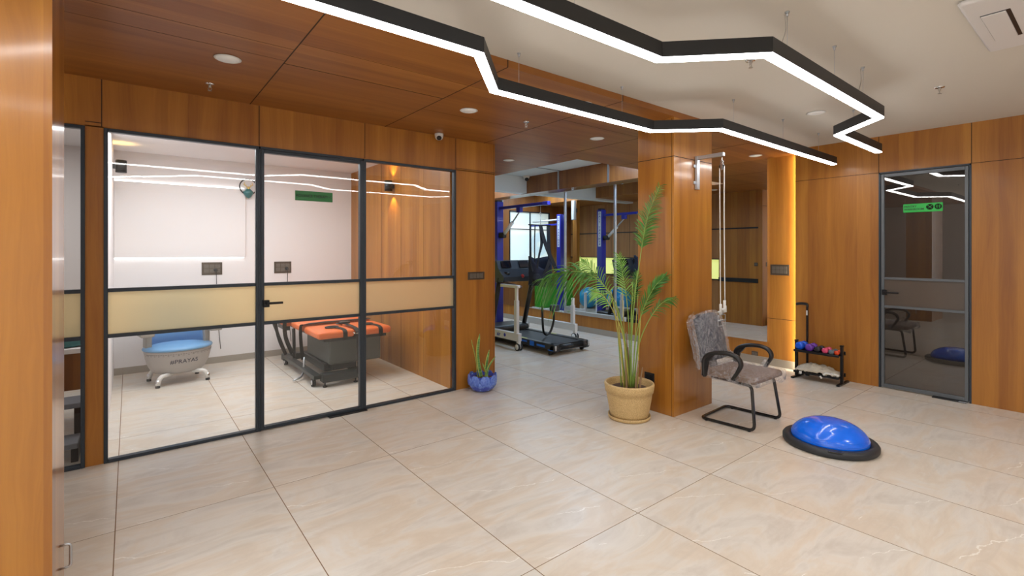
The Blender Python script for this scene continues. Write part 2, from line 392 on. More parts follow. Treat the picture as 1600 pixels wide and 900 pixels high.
# gym end wall and window
mb = MB(); mb.box((3.355, 10, 0), (4.19, 10.1, 3.07)); mb.box((5.62, 10, 0), (6.9, 10.1, 3.07)); mb.box((4.19, 10, 0), (5.62, 10.1, .84)); mb.box((4.19, 10, 2.58), (5.62, 10.1, 3.07))
struct('wall_gym_end', mb, WOODD)
def window_film():
    m = M('glowing_window_film', (.6, .7, .7), .4); t = NT(m); x, y, z = t.pos()  # daylight is put into the pane as emission colour
    base = t.ramp(t.math('DIVIDE', t.math('SUBTRACT', z, .84), 1.74), [(0, (.30, .42, .12)), (.14, (.25, .40, .10)), (.19, (.9, .95, .9)), (.26, (.62, .74, .74)), (.62, (.60, .76, .78)), (.72, (1, 1, .95)), (.80, (.52, .52, .42)), (1, (.36, .36, .30))])
    d = t.math('SQRT', t.math('ADD', t.math('POWER', t.math('SUBTRACT', x, 4.55), 2.0), t.math('POWER', t.math('SUBTRACT', z, 1.7), 2.0)))
    cir = t.math('LESS_THAN', t.math('ABSOLUTE', t.math('SUBTRACT', d, .20)), .12)
    col = t.mix(t.math('MULTIPLY', cir, .55), base, (.18, .38, .62))
    n = t.noise(t.comb(x, 0, z), 4, 3); col = t.mix(t.math('MULTIPLY', n, .35), col, (.9, 1, 1))
    t.link(col, t.b.inputs['Emission Color']); t.b.inputs['Emission Strength'].default_value = .85; return m
wn1 = empty('window_4', (4.9, 10, .84), kind='structure')
MB().box((4.19 - 4.9, .03, 0), (5.62 - 4.9, .04, 1.74)).build('pane', window_film(), wn1)
mb = MB()
for a, b in (((-.71, -.01, 0), (-.68, .05, 1.74)), ((.69, -.01, 0), (.72, .05, 1.74)), ((-.71, -.01, 0), (.72, .05, .03)), ((-.71, -.01, 1.71), (.72, .05, 1.74)), ((-.01, -.01, 0), (.01, .05, 1.74)), ((-.71, -.01, 1.25), (.72, .05, 1.27))): mb.box(a, b)
mb.build('frame', FRAME, wn1)
# outer shell behind the camera
mb = MB(); mb.box((-4.1, -4.1, 0), (-4.0, 4.6, ZC)); struct('wall_left', mb, WALLW)
mb = MB(); mb.box((-4.0, -4.1, 0), (6.7, -4.0, ZC)); struct('wall_back', mb, WALLW)
mb = MB(); mb.box((-4.1, 4.6, 0), (-4.0, 7.8, ZW)); struct('wall_side_room', mb, WALLW)
# near column on the left and free standing column
LAM = wood('wood_laminate_gloss', 'Z', (1.0, 1.0, 1.0), rough=.28, coat=.6)
struct('wall_front_column', MB().box((-1.2, 2.60, 0), (-.235, 3.043, ZW + .01)), LAM)
mb = MB(); mb.box((3.945, YF + .01, 0), (4.602, 2.991, ZW + .001), mat=0)
mb.box((3.9438, YF + .01, 2.406), (3.945, 2.991, 2.412), mat=1); mb.box((3.945, YF + .0088, 2.406), (4.602, YF + .01, 2.412), mat=1)
mb.box((3.9435, YF + .03, .0), (3.945, YF + .033, 2.76), mat=1)
struct('wall_middle_column', mb, [LAM, GROOVE])
# pantry behind the dark door
DARKW = M('pantry_wall', (.30, .27, .25), .8)
mb = MB(); mb.box((9.0, .2, 0), (9.1, 2.58, ZC)); mb.box((6.75, .1, 0), (9.1, .2, ZC)); mb.box((6.75, 2.5, 0), (9.1, 2.58, ZC)); struct('wall_pantry', mb, DARKW)

# ---------------------------------------------------------------- partition glazing
def frame_rect(mb, x0, x1, z0, z1, t, y0, y1):
    mb.box((x0, y0, z0), (x0 + t, y1, z1), .003); mb.box((x1 - t, y0, z0), (x1, y1, z1), .003)
    mb.box((x0 + t, y0, z0), (x1 - t, y1, z0 + t), .003); mb.box((x0 + t, y0, z1 - t), (x1 - t, y1, z1), .003)
def glazing(name, x0, x1, ztop, t=.024, dy=0, z0=0, kind='structure'):
    r = empty(name, (x0, YP + dy, 0), kind=kind); W = x1 - x0
    mb = MB(); frame_rect(mb, 0, W, z0, ztop, t, -.012, .04)
    mb.build('frame', FRAME, r)
    mb = MB(); mb.box((t, -.008, 1.235), (W - t, .036, 1.262), .002); mb.build('rail', FRAME, r)
    mb = MB(); mb.box((t, -.008, .903), (W - t, .036, .930), .002); mb.build('rail', FRAME, r)
    MB().box((t, .010, 1.262), (W - t, .018, ztop - t)).build('glass_pane', GLASS, r)
    MB().box((t, .010, z0 + t), (W - t, .018, .903)).build('glass_pane', GLASS, r)
    MB().box((t, .010, .930), (W - t, .018, 1.235)).build('frosted_pane', FROST, r)
    return r
glazing('window_1', -1.1, -.244, 2.422)
glazing('window_2', -.143, .868, 2.422)
glazing('window_3', 1.780, 2.821, 2.422)
d1 = glazing('door_1', .880, 1.768, 2.398, .027, -.006, .008)
GREENS = M('green_sign', (.0, .17, .022), .35, coat=.3)
SIGNT = M('sign_lettering', (.004, .045, .01), .5)
mb = MB(); mb.box((1.158 - .88, -.003, 1.985), (1.482 - .88, .0085, 2.070), .002, mat=0)
frame_rect(mb, 1.156 - .88, 1.484 - .88, 1.983, 2.072, .004, -.004, .002)
sg = mb.build('sign', [GREENS], d1); sg['label'] = 'green plastic sign reading ADVANCE THERAPY'
text('sign_lettering', 'ADVANCE THERAPY-C', .034, SIGNT, sg, (1.318 - .88, -.0045, 2.026), (pi / 2, 0, 0), bold=.0006, sx=.9)
hd = MB(); hd.box((.012, -.045, 1.055), (.062, -.006, 1.115), .004); hd.cyl((.037, -.06, 1.088), (.037, -.03, 1.088), .011); hd.box((.030, -.062, 1.078), (.165, -.048, 1.098), .004)
hd.build('door_handle', BLACKM, d1)
hd = MB(); hd.box((1.44 - .88, -.055, -.0), (1.80 - .88, .045, .009), .003); hd.cyl((1.70 - .88, -.02, .009), (1.70 - .88, -.02, .012), .008)
hd.build('floor_spring', BLACK, d1)
fr = MB(); fr.box((.868, YP - .012, 0), (.880, YP + .04, 2.422)); fr.box((1.768, YP - .012, 0), (1.780, YP + .04, 2.422)); fr.box((.868, YP - .012, 2.400), (1.780, YP + .04, 2.422))
struct('trim_7', fr, FRAME)

# dark door on the right
d2 = empty('door_2', (XR, 1.352, 0), kind='structure')
FRAME2 = M('grey_metal_frame', (.13, .145, .16), .4, .4)
mb = MB(); ya, yb = -.384, .384; zt = 2.412; t = .016
mb.box((-.006, ya, 0), (.06, ya + t, zt)); mb.box((-.006, yb - t, 0), (.06, yb, zt)); mb.box((-.006, ya, zt - t), (.06, yb, zt)); mb.build('outer_frame', FRAME, d2)
mb = MB(); a, b = ya + .022, yb - .022; zz = zt - .022; t = .028
mb.box((-.004, a, .012), (.04, a + t, zz), .003); mb.box((-.004, b - t, .012), (.04, b, zz), .003); mb.box((-.004, a + t, .012), (.04, b - t, .05), .003); mb.box((-.004, a + t, zz - t - .008), (.04, b - t, zz), .003)
mb.build('frame', FRAME2, d2)
for zc in (1.226, .912):
    MB().box((-.002, a + t, zc - .013), (.038, b - t, zc + .013), .002).build('rail', FRAME2, d2)
MB().box((.014, a + t, .05), (.022, b - t, .90)).build('glass_pane', GLASSD, d2)
MB().box((.014, a + t, 1.239), (.022, b - t, zz - t)).build('glass_pane', GLASSD, d2)
GB = M('dark_frosted', (.10, .08, .065), .25, coat=.5)
MB().box((.014, a + t, .925), (.022, b - t, 1.213)).build('frosted_pane', GB, d2)
mb = MB(); mb.box((-.04, b - .055, 1.04), (-.002, b - .015, 1.10), .004); mb.box((-.055, b - .17, 1.062), (-.042, b - .03, 1.08), .004); mb.cyl((-.05, b - .035, 1.07), (-.01, b - .035, 1.07), .009); mb.build('door_handle', BLACKM, d2)
mb = MB(); mb.box((-.05, ya + .03, 0), (.03, ya + .30, .009), .003); mb.build('floor_spring', BLACK, d2)
mb = MB(); mb.box((-.055, ya + .02, .006), (-.02, ya + .09, .012), .003); mb.build('spring_cap', STEEL, d2)
LIME = M('bright_green_sign', (.015, .50, .07), .4, coat=.3)
mb = MB(); mb.box((.004, 1.188 - 1.352, 1.948), (.0135, 1.517 - 1.352, 2.040), .006, 3)
sg = mb.build('sign', LIME, d2); sg['label'] = 'bright green sign with pantry and washroom lettering and two round black icons'
rt = (pi / 2, 0, -pi / 2)
text('sign_lettering', 'PANTRY\nWASHROOM', .030, SIGNT, sg, (.0025, .157, 1.994), rt, align='LEFT', bold=.0006, sx=.95)
mb = MB()
for yy in (-.060, -.128): mb.lathe([(.030, .0015), (.030, .0038)], 24, (0, yy, 1.998), axis='X')
mb.build('sign_icon_disc', M('sign_black', (.003, .01, .004), .4), sg)
mb = MB(); X_ = .0008
def tline(mb, y0, z0, y1, z1, r=.0022): mb.tube([(X_, y0, z0), (X_, y1, z1)], r, 6)
tline(mb, -.043, 1.981, -.077, 2.015); tline(mb, -.077, 1.981, -.043, 2.015); tline(mb, -.041, 2.008, -.048, 2.017, .004); tline(mb, -.079, 2.008, -.072, 2.017, .003)
for yy in (-.118, -.139):
    tline(mb, yy, 1.995, yy, 2.010, .0045); tline(mb, yy - .002, 1.980, yy - .002, 1.996, .0017); tline(mb, yy + .002, 1.980, yy + .002, 1.996, .0017); mb.ell((X_, yy, 2.017), (.001, .003, .003), 8, 6)
    tline(mb, yy - .007, 1.998, yy - .005, 2.009, .0013); tline(mb, yy + .007, 1.998, yy + .005, 2.009, .0013)
mb.build('sign_icon', LIME, sg)

# ---------------------------------------------------------------- mirrors
def mirror(y0, y1, ztop, label):
    r = empty('wall_mirror', (6.71, (y0 + y1) / 2, .31), label=label, cat='mirror', group='mirror panels along the right wall'); h = (y1 - y0) / 2
    MB().box((.0, -h + .002, 0), (.019, h - .002, ztop - .31)).build('mirror_glass', MIRROR, r)
    return r
mirror(2.986, 4.60, 2.768, 'tall frameless mirror right of the middle column beside the wall switch')
mirror(4.615, 5.578, 2.718, 'mirror panel on the gym wall, the one nearest the middle column')
mirror(5.578, 6.82, 2.718, 'mirror panel between the two bright steel strips on the gym wall')
mirror(6.82, 9.98, 2.718, 'mirror panel behind the treadmill, farthest along the gym wall')
for yy, lb in ((5.578, 'vertical steel joint strip on the mirror wall, nearer the palm'), (6.82, 'vertical steel joint strip on the mirror wall, nearer the treadmill'), (8.87, 'vertical steel joint strip on the mirror wall beside the blue post')):
    tag(MB().box((6.692, yy - .020, .31), (6.712, yy + .020, 2.70), .004).build('mirror_strip', STEEL), lb, 'joint strip', 'steel strips over the mirror joints')

# ================================================================= CEILING ITEMS
def lamp(name, path, label, wires):
    r = empty(name, (0, 0, 2.535), label=label, cat='lamp')
    pts = [Vector((x, y, 0)) for x, y in path]; n = len(pts)
    def offs(d):
        out = []
        for i in range(n):
            if i == 0: t = (pts[1] - pts[0]).normalized(); nn = Vector((-t.y, t.x, 0)); out.append(pts[0] + nn * d); continue
            if i == n - 1: t = (pts[-1] - pts[-2]).normalized(); nn = Vector((-t.y, t.x, 0)); out.append(pts[-1] + nn * d); continue
            a = (pts[i] - pts[i - 1]).normalized(); b = (pts[i + 1] - pts[i]).normalized()
            na = Vector((-a.y, a.x, 0)); nb = Vector((-b.y, b.x, 0)); m = (na + nb).normalized(); out.append(pts[i] + m * d / m.dot(na))
        return out
    def extr(hw, z0, z1, mat, nm, ends=0):
        L = offs(hw); R = offs(-hw); mb = MB(); vs = []
        for i in range(n):
            for q in (L[i], R[i]): vs += [(q.x, q.y, z0), (q.x, q.y, z1)]
        fs = []
        for i in range(n - 1):
            a = i * 4; b = a + 4
            fs += [(a, b, b + 1, a + 1), (a + 2, a + 3, b + 3, b + 2), (a, a + 2, b + 2, b), (a + 1, b + 1, b + 3, a + 3)]
        fs += [(0, 1, 3, 2), ((n - 1) * 4, (n - 1) * 4 + 2, (n - 1) * 4 + 3, (n - 1) * 4 + 1)]
        mb.add(vs, fs); return mb.build(nm, mat, r)
    extr(.029, .0, .078, M('anthracite_profile', (.018, .019, .021), .45, .2), 'housing')
    extr(.0265, -.010, -.0005, EMIT, 'diffuser')
    for x, y in wires:
        mb = MB(); mb.tube([(x, y, .078), (x, y, .285)], .0011, 6); mb.cyl((x, y, .075), (x, y, .09), .004, 8)
        mb.cyl((x, y, .262), (x, y, .285), .0065, 10); mb.cyl((x, y, .279), (x, y, .285), .012, 12); mb.build('suspension_wire', STEEL, r)
    return r
lamp('pendant_lamp', [(-2.2, 1.62), (-.6, 1.62), (-.2, 2.035), (1.392, 2.035), (1.785, 2.445), (3.422, 2.455), (3.815, 2.07), (6.40, 2.10)],
     'black zigzag linear pendant lamp running along the edge of the wood ceiling',
     [(-1.5, 1.62), (.62, 2.035), (1.99, 2.45), (3.034, 2.453), (4.036, 2.075), (5.02, 2.085), (5.93, 2.096)])
lamp('pendant_lamp', [(-1.8, .55), (-.3, .55), (.1, .96), (.15, .96), (.70, 1.53), (2.168, 1.51), (2.549, 1.13), (4.406, 1.15), (4.791, 1.545), (5.96, 1.56)],
     'black zigzag linear pendant lamp under the white ceiling, nearer the air conditioner',
     [(-1.0, .55), (1.55, 1.518), (2.777, 1.132), (3.479, 1.14), (4.033, 1.146), (5.2, 1.55)])
# extra slack cables on two wires
for x, y, lb in ((2.777, 1.132, 'thin slack cable beside the lamp wire nearest the sprinkler'), (4.033, 1.146, 'thin slack cable beside the lamp wire near the zigzag turn')):
    tag(MB().tube(spline([(x + .02, y + .02, 2.819), (x + .03, y + .02, 2.74), (x - .01, y + .02, 2.67), (x - .05, y + .02, 2.6155)]), .0013, 6).build('power_cable', GREYP), lb, 'cable')

def downlight(x, y, z, lb, r=.075, grp='round downlights in the ceilings'):
    o = empty('ceiling_downlight', (x, y, z), label=lb, cat='downlight', group=grp)
    MB().lathe([(r * .86, -.001), (r, -.0015), (r + .004, -.004), (r - .004, -.008), (r * .88, -.006), (r * .86, -.003)], 32).build('trim_ring', WPLAST, o)
    MB().lathe([(.001, -.002), (r * .87, -.002), (r * .87, -.0045), (.001, -.0045)], 32).build('diffuser', DOWN, o)
downlight(.497, 3.572, ZW, 'round downlight nearest the left of the wood ceiling')
downlight(2.345, 3.585, ZW, 'round downlight in the wood ceiling above the dome camera')
downlight(4.04, 3.61, ZW, 'round downlight in the wood ceiling left of the middle column')
downlight(4.068, 5.226, ZW, 'round downlight deepest in the passage to the gym')
downlight(2.997, 2.835, ZW, 'round downlight half hidden behind the black pendant lamp')
downlight(6.385, 2.99, ZW, 'round downlight near the glowing edge by the tall mirror')
downlight(5.02, 1.795, ZC, 'round downlight in the white ceiling between the two pendant lamps')
def sprinkler(x, y, z, lb):
    o = empty('fire_sprinkler', (x, y, z), label=lb, cat='sprinkler', group='ceiling fire sprinklers')
    MB().lathe([(.012, 0), (.032, 0), (.034, -.003), (.028, -.008), (.012, -.010)], 24).build('rosette', CHROME, o)
    mb = MB(); mb.cyl((0, 0, -.008), (0, 0, -.028), .009); mb.tube([(.009, 0, -.028), (.013, 0, -.038), (0, 0, -.052)], .002, 6); mb.tube([(-.009, 0, -.028), (-.013, 0, -.038), (0, 0, -.052)], .002, 6)
    mb.cyl((0, 0, -.050), (0, 0, -.053), .013, 16); mb.build('spray_head', M('sprinkler_metal', (.45, .42, .38), .3, .8), o)
sprinkler(.47, 4.20, ZW, 'small fire sprinkler in the wood ceiling above the left glazing')
sprinkler(2.983, 3.563, ZW, 'small fire sprinkler in the wood ceiling between two downlights')
sprinkler(3.288, 1.572, ZC, 'fire sprinkler in the white ceiling under the pendant lamp bend')
sprinkler(4.993, .913, ZC, 'fire sprinkler in the white ceiling right of the lamps')
def dome_cam(x, y, z, lb, s=1.0, rz=0):
    o = empty('dome_camera', (x, y, z), rz, label=lb, cat='security camera')
    MB().lathe([(.042 * s, 0), (.046 * s, -.004), (.046 * s, -.020), (.040 * s, -.045), (.032 * s, -.060), (.012 * s, -.070)], 28).build('housing', WPLAST, o)
    MB().ell((-.012 * s, -.022 * s, -.050 * s), (.026 * s, .026 * s, .026 * s)).build('lens_ball', BLACK, o)
dome_cam(2.57, 4.50, ZW, 'small white dome camera above the glazing near the passage')
dome_cam(6.42, 7.66, 3.068, 'white dome camera in the gym corner by the bulkhead', 1.5)
# air conditioner cassette
ac = empty('air_conditioner', (3.82, .07, ZC), label='white ceiling cassette air conditioner in the corner of the photo', cat='air conditioner')
ACW = M('ac_white', (.70, .68, .67), .5)
mb = MB(); mb.box((-.475, -.475, -.028), (.475, .475, 0), .018, 3)
mb.build('panel', ACW, ac)
for k in range(4):
    xf = Matrix.Rotation(k * pi / 2, 4, 'Z')
    mb = MB(); mb.box((-.24, .305, -.0295), (.24, .42, -.027), mat=0, xf=xf)
    mb.build('air_outlet', BLACK, ac)
    mb = MB(); mb.box((-.235, .322, -.036), (.235, .418, -.029), .003, xf=xf); mb.build('flap', ACW, ac)
mb = MB(); mb.box((-.25, -.25, -.032), (.25, .25, -.027), .006); mb.build('grille_plate', ACW, ac)
mb = MB()
for i in range(9):
    for j in range(3): mb.box((-.20 + j * .14, -.20 + i * .048, -.0335), (-.085 + j * .14, -.185 + i * .048, -.0315))
mb.build('grille_slots', BLACK, ac)

# ================================================================= WALL ITEMS
def plate(name, w, h, loc, rot, n, lb, cat, rows=1, group=None, mats=(PLATE, PLATEB)):
    o = empty(name, loc, label=lb, cat=cat, group=group); o.rotation_euler = rot
    mb = MB(); mb.box((-w / 2, -.008, -h / 2), (w / 2, 0, h / 2), .002); mb.build('face_plate', mats[0], o)
    for r in range(rows):
        for k in range(n):
            ww = (w * .82) / n; hh = h * .62 / rows; x = -w * .41 + ww * (k + .5); z = (r - (rows - 1) / 2) * hh * 1.12
            MB().box((x - ww * .44, -.0115, z - hh / 2), (x + ww * .44, -.008, z + hh / 2), .0015).build('switch_rocker', mats[1], o)
    return o
plate('switch_plate', .225, .088, (3.09, YP, 1.25), (0, 0, 0), 4, 'bronze switch plate on the wood pier above the small blue pot', 'switch')
s1 = plate('power_socket', .24, .17, (.887, 7.71, 1.29), (0, 0, 0), 3, 'dark socket plate on the white back wall above the blue and grey seat', 'socket', 2)
s2 = plate('power_socket', .235, .17, (1.779, 7.71, 1.288), (0, 0, 0), 3, 'dark socket plate on the white back wall seen through the glass door', 'socket', 2)
for s_, x in ((s1, .04), (s2, .05)):
    mb = MB(); mb.lathe([(.004, -.05), (.022, -.045), (.024, -.012), (.022, -.009)], 16, (x, 0, -.02), axis='Y'); mb.build('plug', BLACK, s_)
    MB().tube(spline([(x, -.045, -.03), (x + .005, -.05, -.08), (x + .01, -.03, -.2), (x + .02, -.02, -.6), (x + .06, -.02, -1.1)]), .004, 6).build('cord', BLACK, s_)
plate('switch_plate', .235, .14, (6.73, 2.835, 1.28), (0, 0, -pi / 2), 4, 'double row switch plate on the glowing wood panel', 'switch', 2)
plate('power_socket', .085, .075, (6.73, 3.16, .12), (0, 0, -pi / 2), 2, 'small low socket under the tall mirror behind the wrapped chair', 'socket')
plate('power_socket', .11, .10, (3.945, 2.855, .31), (0, 0, -pi / 2), 2, 'black socket low on the middle column behind the palm pot', 'socket', mats=(BLACK, BLACKM))
plate('switch_plate', .07, .07, (3.36, 4.70, 1.25), (0, 0, pi / 2), 1, 'small square switch on the gym side of the wood pier', 'switch')
mb = MB(); mb.tube(arc([(0, 0, 0), (.035, 0, .0), (.035, 0, .10), (0, 0, .10)], .015), .005, 8)
tag(mb.build('pull_handle', STEEL, loc=(-.235, 2.86, .16)), 'small metal pull handle low on the side of the near left column', 'handle')
def sconce(x, y, z, dx, lb, e=14):
    o = empty('wall_sconce', (x, y, z), label=lb, cat='wall lamp')
    mb = MB(); mb.box((0, -.03, -.03), (dx * .03, .03, .03), .003); mb.build('bracket', BLACK, o)
    mb = MB(); mb.lathe([(.048, -.07), (.052, -.07), (.052, .07), (.048, .07), (.048, .0), (.044, .0)], 28, (dx * .075, 0, 0)); mb.build('shade', BLACK, o)
    for sgn in (1, -1): MB().ell((dx * .075, 0, sgn * .045), (.022, .022, .014), 12, 8).build('bulb', BULB, o)
    for sgn in (1, -1):
        d = bpy.data.lights.new('sconce_light', 'SPOT'); d.energy = e; d.color = (1, .62, .2); d.spot_size = radians(95); d.spot_blend = .6; d.shadow_soft_size = .01
        l = bpy.data.objects.new('sconce_light', d); C.objects.link(l); l.parent = o; l.location = (dx * .07, 0, sgn * .075); l.rotation_euler = (0 if sgn < 0 else pi, 0, 0)
sconce(2.80, 6.124, 2.40, -1, 'black up and down wall lamp glowing yellow on the wood side wall')
sconce(-.145, 7.15, 2.50, 1, 'black cylinder wall lamp in the left corner of the glazed room', 2.5)
# ring wall planter with a deer head
rp = empty('wall_planter', (1.319, 7.66, 2.43), label='round black ring wall decoration with teal pot and golden antlers', cat='wall decoration')
mb = MB(); mb.tube([(.108 * cos(a), 0, .108 * sin(a)) for a in [2 * pi * k / 40 for k in range(40)]], .008, 8, closed=True); mb.build('ring', BLACKM, rp)
TEAL = M('teal_ceramic', (.02, .16, .17), .25, coat=.5)
mb = MB(); mb.lathe([(.004, -.16), (.035, -.145), (.062, -.10), (.070, -.075), (.05, -.05), (.022, -.025), (.01, -.02)], 8); mb.build('pot', TEAL, rp)
mb = MB(); mb.tube([(-.05, -.0, -.078), (-.075, 0, -.08), (.075, 0, -.08), (.05, 0, -.078)], .004, 6); mb.build('band', M('aqua_rim', (.2, .65, .62), .3), rp)
GOLD = M('gold', (.75, .55, .15), .3, .9)
mb = MB(); mb.ell((0, -.01, -.022), (.014, .02, .028), 12, 8)
for sg_ in (1, -1):
    mb.tube(spline([(.01 * sg_, 0, 0), (.035 * sg_, 0, .012), (.05 * sg_, 0, .035), (.045 * sg_, 0, .06)], 4), .0045, 6); mb.tube([(.04 * sg_, 0, .018), (.062 * sg_, 0, .03)], .0035, 6); mb.tube([(.03 * sg_, 0, .01), (.028 * sg_, 0, .035)], .0035, 6); mb.tube([(.012 * sg_, 0, -.012), (.026 * sg_, 0, -.006)], .005, 6)
mb.build('deer_head', GOLD, rp)

# ================================================================= THERAPY ROOM
def soft_noise(o, amp, scale, seed=0):
    for v in o.data.vertices:
        p = v.co * scale + Vector((seed, seed * .7, 0)); v.co += Vector((noise.noise(p), noise.noise(p + Vector((9, 0, 0))), noise.noise(p + Vector((0, 9, 0))))) * amp
# pelvic chair
pc = empty('therapy_chair', (.46, 6.95, 0), radians(9), label='round blue and grey magnetic therapy seat lettered #PRAYAS behind the glass', cat='therapy chair')
BLUEV = M('light_blue_vinyl', (.16, .36, .62), .45)
BODY = M('warm_grey_shell', (.40, .375, .36), .4, coat=.2)
def rz_at(z):
    pr = [(.10, .20), (.136, .245), (.162, .268), (.228, .300), (.308, .322), (.374, .333), (.388, .334)]
    for (a, ra), (b, rb) in zip(pr, pr[1:]):
        if z <= b: return ra + (rb - ra) * (z - a) / (b - a)
    return .334
EY = .88
mb = MB(); mb.lathe([(.15, .118), (.21, .122), (.245, .136), (.268, .162), (.286, .195), (.300, .228), (.312, .268), (.322, .308), (.333, .374), (.334, .388), (.326, .394)], 48, fn=lambda r, z, a: (r * cos(a), r * EY * sin(a), z))
mb.build('base_shell', BODY, pc)
mb = MB(); mb.lathe([(.325, .390), (.343, .395), (.348, .408), (.338, .424), (.30, .434), (.15, .440), (.01, .442)], 48, fn=lambda r, z, a: (r * cos(a), r * EY * sin(a), z))
mb.build('seat', BLUEV, pc)
mb = MB()
for k in range(40):
    a = pi * (1.04 + .92 * k / 39); c0 = cos(a); s0 = sin(a)
    for zz in (.345, .360):
        if (k % 2) or zz == .360:
            r = rz_at(zz) + .002; xf = Matrix.Translation((r * c0, r * EY * s0, zz)) @ Matrix.Rotation(a + pi / 2, 4, 'Z'); mb.cbox((0, 0, 0), (.014, .003, .004), xf=xf)
st = mb.build('stitch_slots', M('slot_grey', (.12, .11, .105), .6), pc)
tx = text('lettering', '#PRAYAS', .064, M('navy_lettering', (.03, .03, .06), .5), pc, (0, 0, 0), (0, 0, 0), ext=.0005, spacing=1.05, bold=.0008)
for v in tx.data.vertices:
    x, y, z = v.co; zz = .272 + y; r = rz_at(zz); xx = x + .0; v.co = Vector((xx, -EY * math.sqrt(max(.0, r * r - xx * xx)) - .0012 - z, zz))
mb = MB(); N = 17; vs = []; fs = []                       # curved backrest
for j, (z, th, fl) in enumerate(((.42, 0, .90), (.60, 0, .93), (.85, .0, .97), (1.02, 0, .93), (1.07, 0, .80))):
    for k in range(N):
        a = pi * (.02 + .96 * k / (N - 1)); ro = .345; ri = .285
        for r in (ro, ri): vs.append((r * fl * cos(a) * (1 if r == ro else 1), r * .9 * sin(a) + .01 + (z - .42) * .12, z))
def vi(j, k, s): return (j * N + k) * 2 + s
for j in range(4):
    for k in range(N - 1):
        fs.append((vi(j, k, 0), vi(j, k + 1, 0), vi(j + 1, k + 1, 0), vi(j + 1, k, 0))); fs.append((vi(j, k, 1), vi(j + 1, k, 1), vi(j + 1, k + 1, 1), vi(j, k + 1, 1)))
    for k in (0, N - 1): fs.append((vi(j, k, 0), vi(j + 1, k, 0), vi(j + 1, k, 1), vi(j, k, 1)))
for k in range(N - 1):
    for j in (0, 4): fs.append((vi(j, k, 0), vi(j, k, 1), vi(j, k + 1, 1), vi(j, k + 1, 0)))
mb.add(vs, fs, True); mb.build('backrest', BLUEV, pc)
for sx in (1, -1):
    mb = MB(); mb.box((sx * .26, -.22, .625), (sx * .41, .12, .68), .02, 3); mb.build('armrest', BLUEV, pc)
    mb = MB(); mb.box((sx * .27, -.23, .575), (sx * .40, .11, .625), .015, 3); mb.box((sx * .26, -.03, .41), (sx * .32, .12, .60), .01); mb.build('armrest_support', GREYP if sx < 0 else GREYP, pc)
    for sy in (1, -1):
        mb = MB(); mb.tube(arc([(sx * .10, sy * .16, .125), (sx * .22, sy * .21, .120), (sx * .245, sy * .215, .03)], .04), .024, 10, mat=0); mb.cyl((sx * .245, sy * .215, .085), (sx * .245, sy * .215, .02), .021, 14, mat=1); mb.cyl((sx * .245, sy * .215, .02), (sx * .245, sy * .215, 0), .023, 14, mat=2)
        mb.build('foot', [WPLAST, CHROME, RUBBER], pc)
# treatment bed
bed = empty('treatment_bed', (2.1, 6.4, 0), label='orange padded treatment bed with black straps on a grey wheeled base', cat='treatment bed')
ORANGE = M('orange_vinyl', (.80, .175, .045), .42, coat=.15); DG = M('dark_grey_enamel', (.028, .035, .036), .4, .2); STRAP = M('black_webbing', (.014, .013, .013), .8); MG = M('mid_grey_enamel', (.095, .105, .10), .4, .2)
def bx(mb, a, b, bev=0, **k): return mb.box([a[0] - 2.1, a[1] - 6.4, a[2]], [b[0] - 2.1, b[1] - 6.4, b[2]], bev, **k)
def bp(*p): return (p[0] - 2.1, p[1] - 6.4, p[2])
bx(MB(), (1.665, 5.62, .525), (2.09, 6.20, .612), .034, seg=4).build('leg_pad', ORANGE, bed)
bx(MB(), (2.125, 5.62, .525), (2.545, 6.20, .612), .034, seg=4).build('leg_pad', ORANGE, bed)
bx(MB(), (1.63, 6.235, .545), (2.53, 6.66, .630), .034, seg=4).build('seat_pad', ORANGE, bed)
bx(MB(), (1.56, 6.70, .555), (2.50, 7.40, .640), .034, seg=4).build('back_pad', ORANGE, bed)
bx(MB(), (1.82, 5.72, .205), (2.45, 6.62, .50), .02).build('motor_housing', MG, bed)
bx(bx(MB(), (1.75, 5.68, .485), (2.50, 7.3, .525), .005), (1.60, 6.8, .49), (1.66, 7.2, .555), .004).build('pad_frame', DG, bed)
mb = MB(); bx(mb, (1.70, 5.55, .055), (2.13, 5.68, .145), .006); bx(mb, (1.62, 5.62, .09), (1.70, 7.05, .135), .004); bx(mb, (2.10, 5.62, .09), (2.17, 7.05, .135), .004); bx(mb, (1.62, 6.98, .06), (2.20, 7.10, .14), .006); bx(mb, (1.80, 5.85, .11), (2.06, 6.75, .20), .01); bx(mb, (1.86, 5.74, .14), (2.15, 6.0, .21), .006)
mb.build('base_frame', DG, bed)
for a_, b_ in (((1.64, 6.55, .54), (1.70, 6.75, .13)), ((2.42, 6.55, .54), (2.15, 6.75, .13)), ((1.57, 7.35, .55), (1.665, 7.02, .12))): MB().tube([bp(*a_), bp(*b_)], .02, 8).build('support_strut', BLACKM, bed)
for x, y in ((1.635, 5.70), (2.18, 5.72), (1.655, 7.0), (2.18, 7.0)):
    mb = MB(); mb.cyl(bp(x - .018, y, .045), bp(x - .004, y, .045), .045, 20, mat=0); mb.cyl(bp(x + .004, y, .045), bp(x + .018, y, .045), .045, 20, mat=0); mb.cyl(bp(x - .021, y, .045), bp(x + .021, y, .045), .026, 16, mat=1); bx(mb, (x - .012, y - .02, .06), (x + .012, y + .03, .105), .004, mat=1); mb.build('caster', [RUBBER, CHROME], bed)
for x in (1.73, 2.08): MB().lathe([(.024, 0), (.024, .015), (.008, .018), (.008, .06)], 16, bp(x, 5.585, 0)).build('levelling_foot', BLACK, bed)
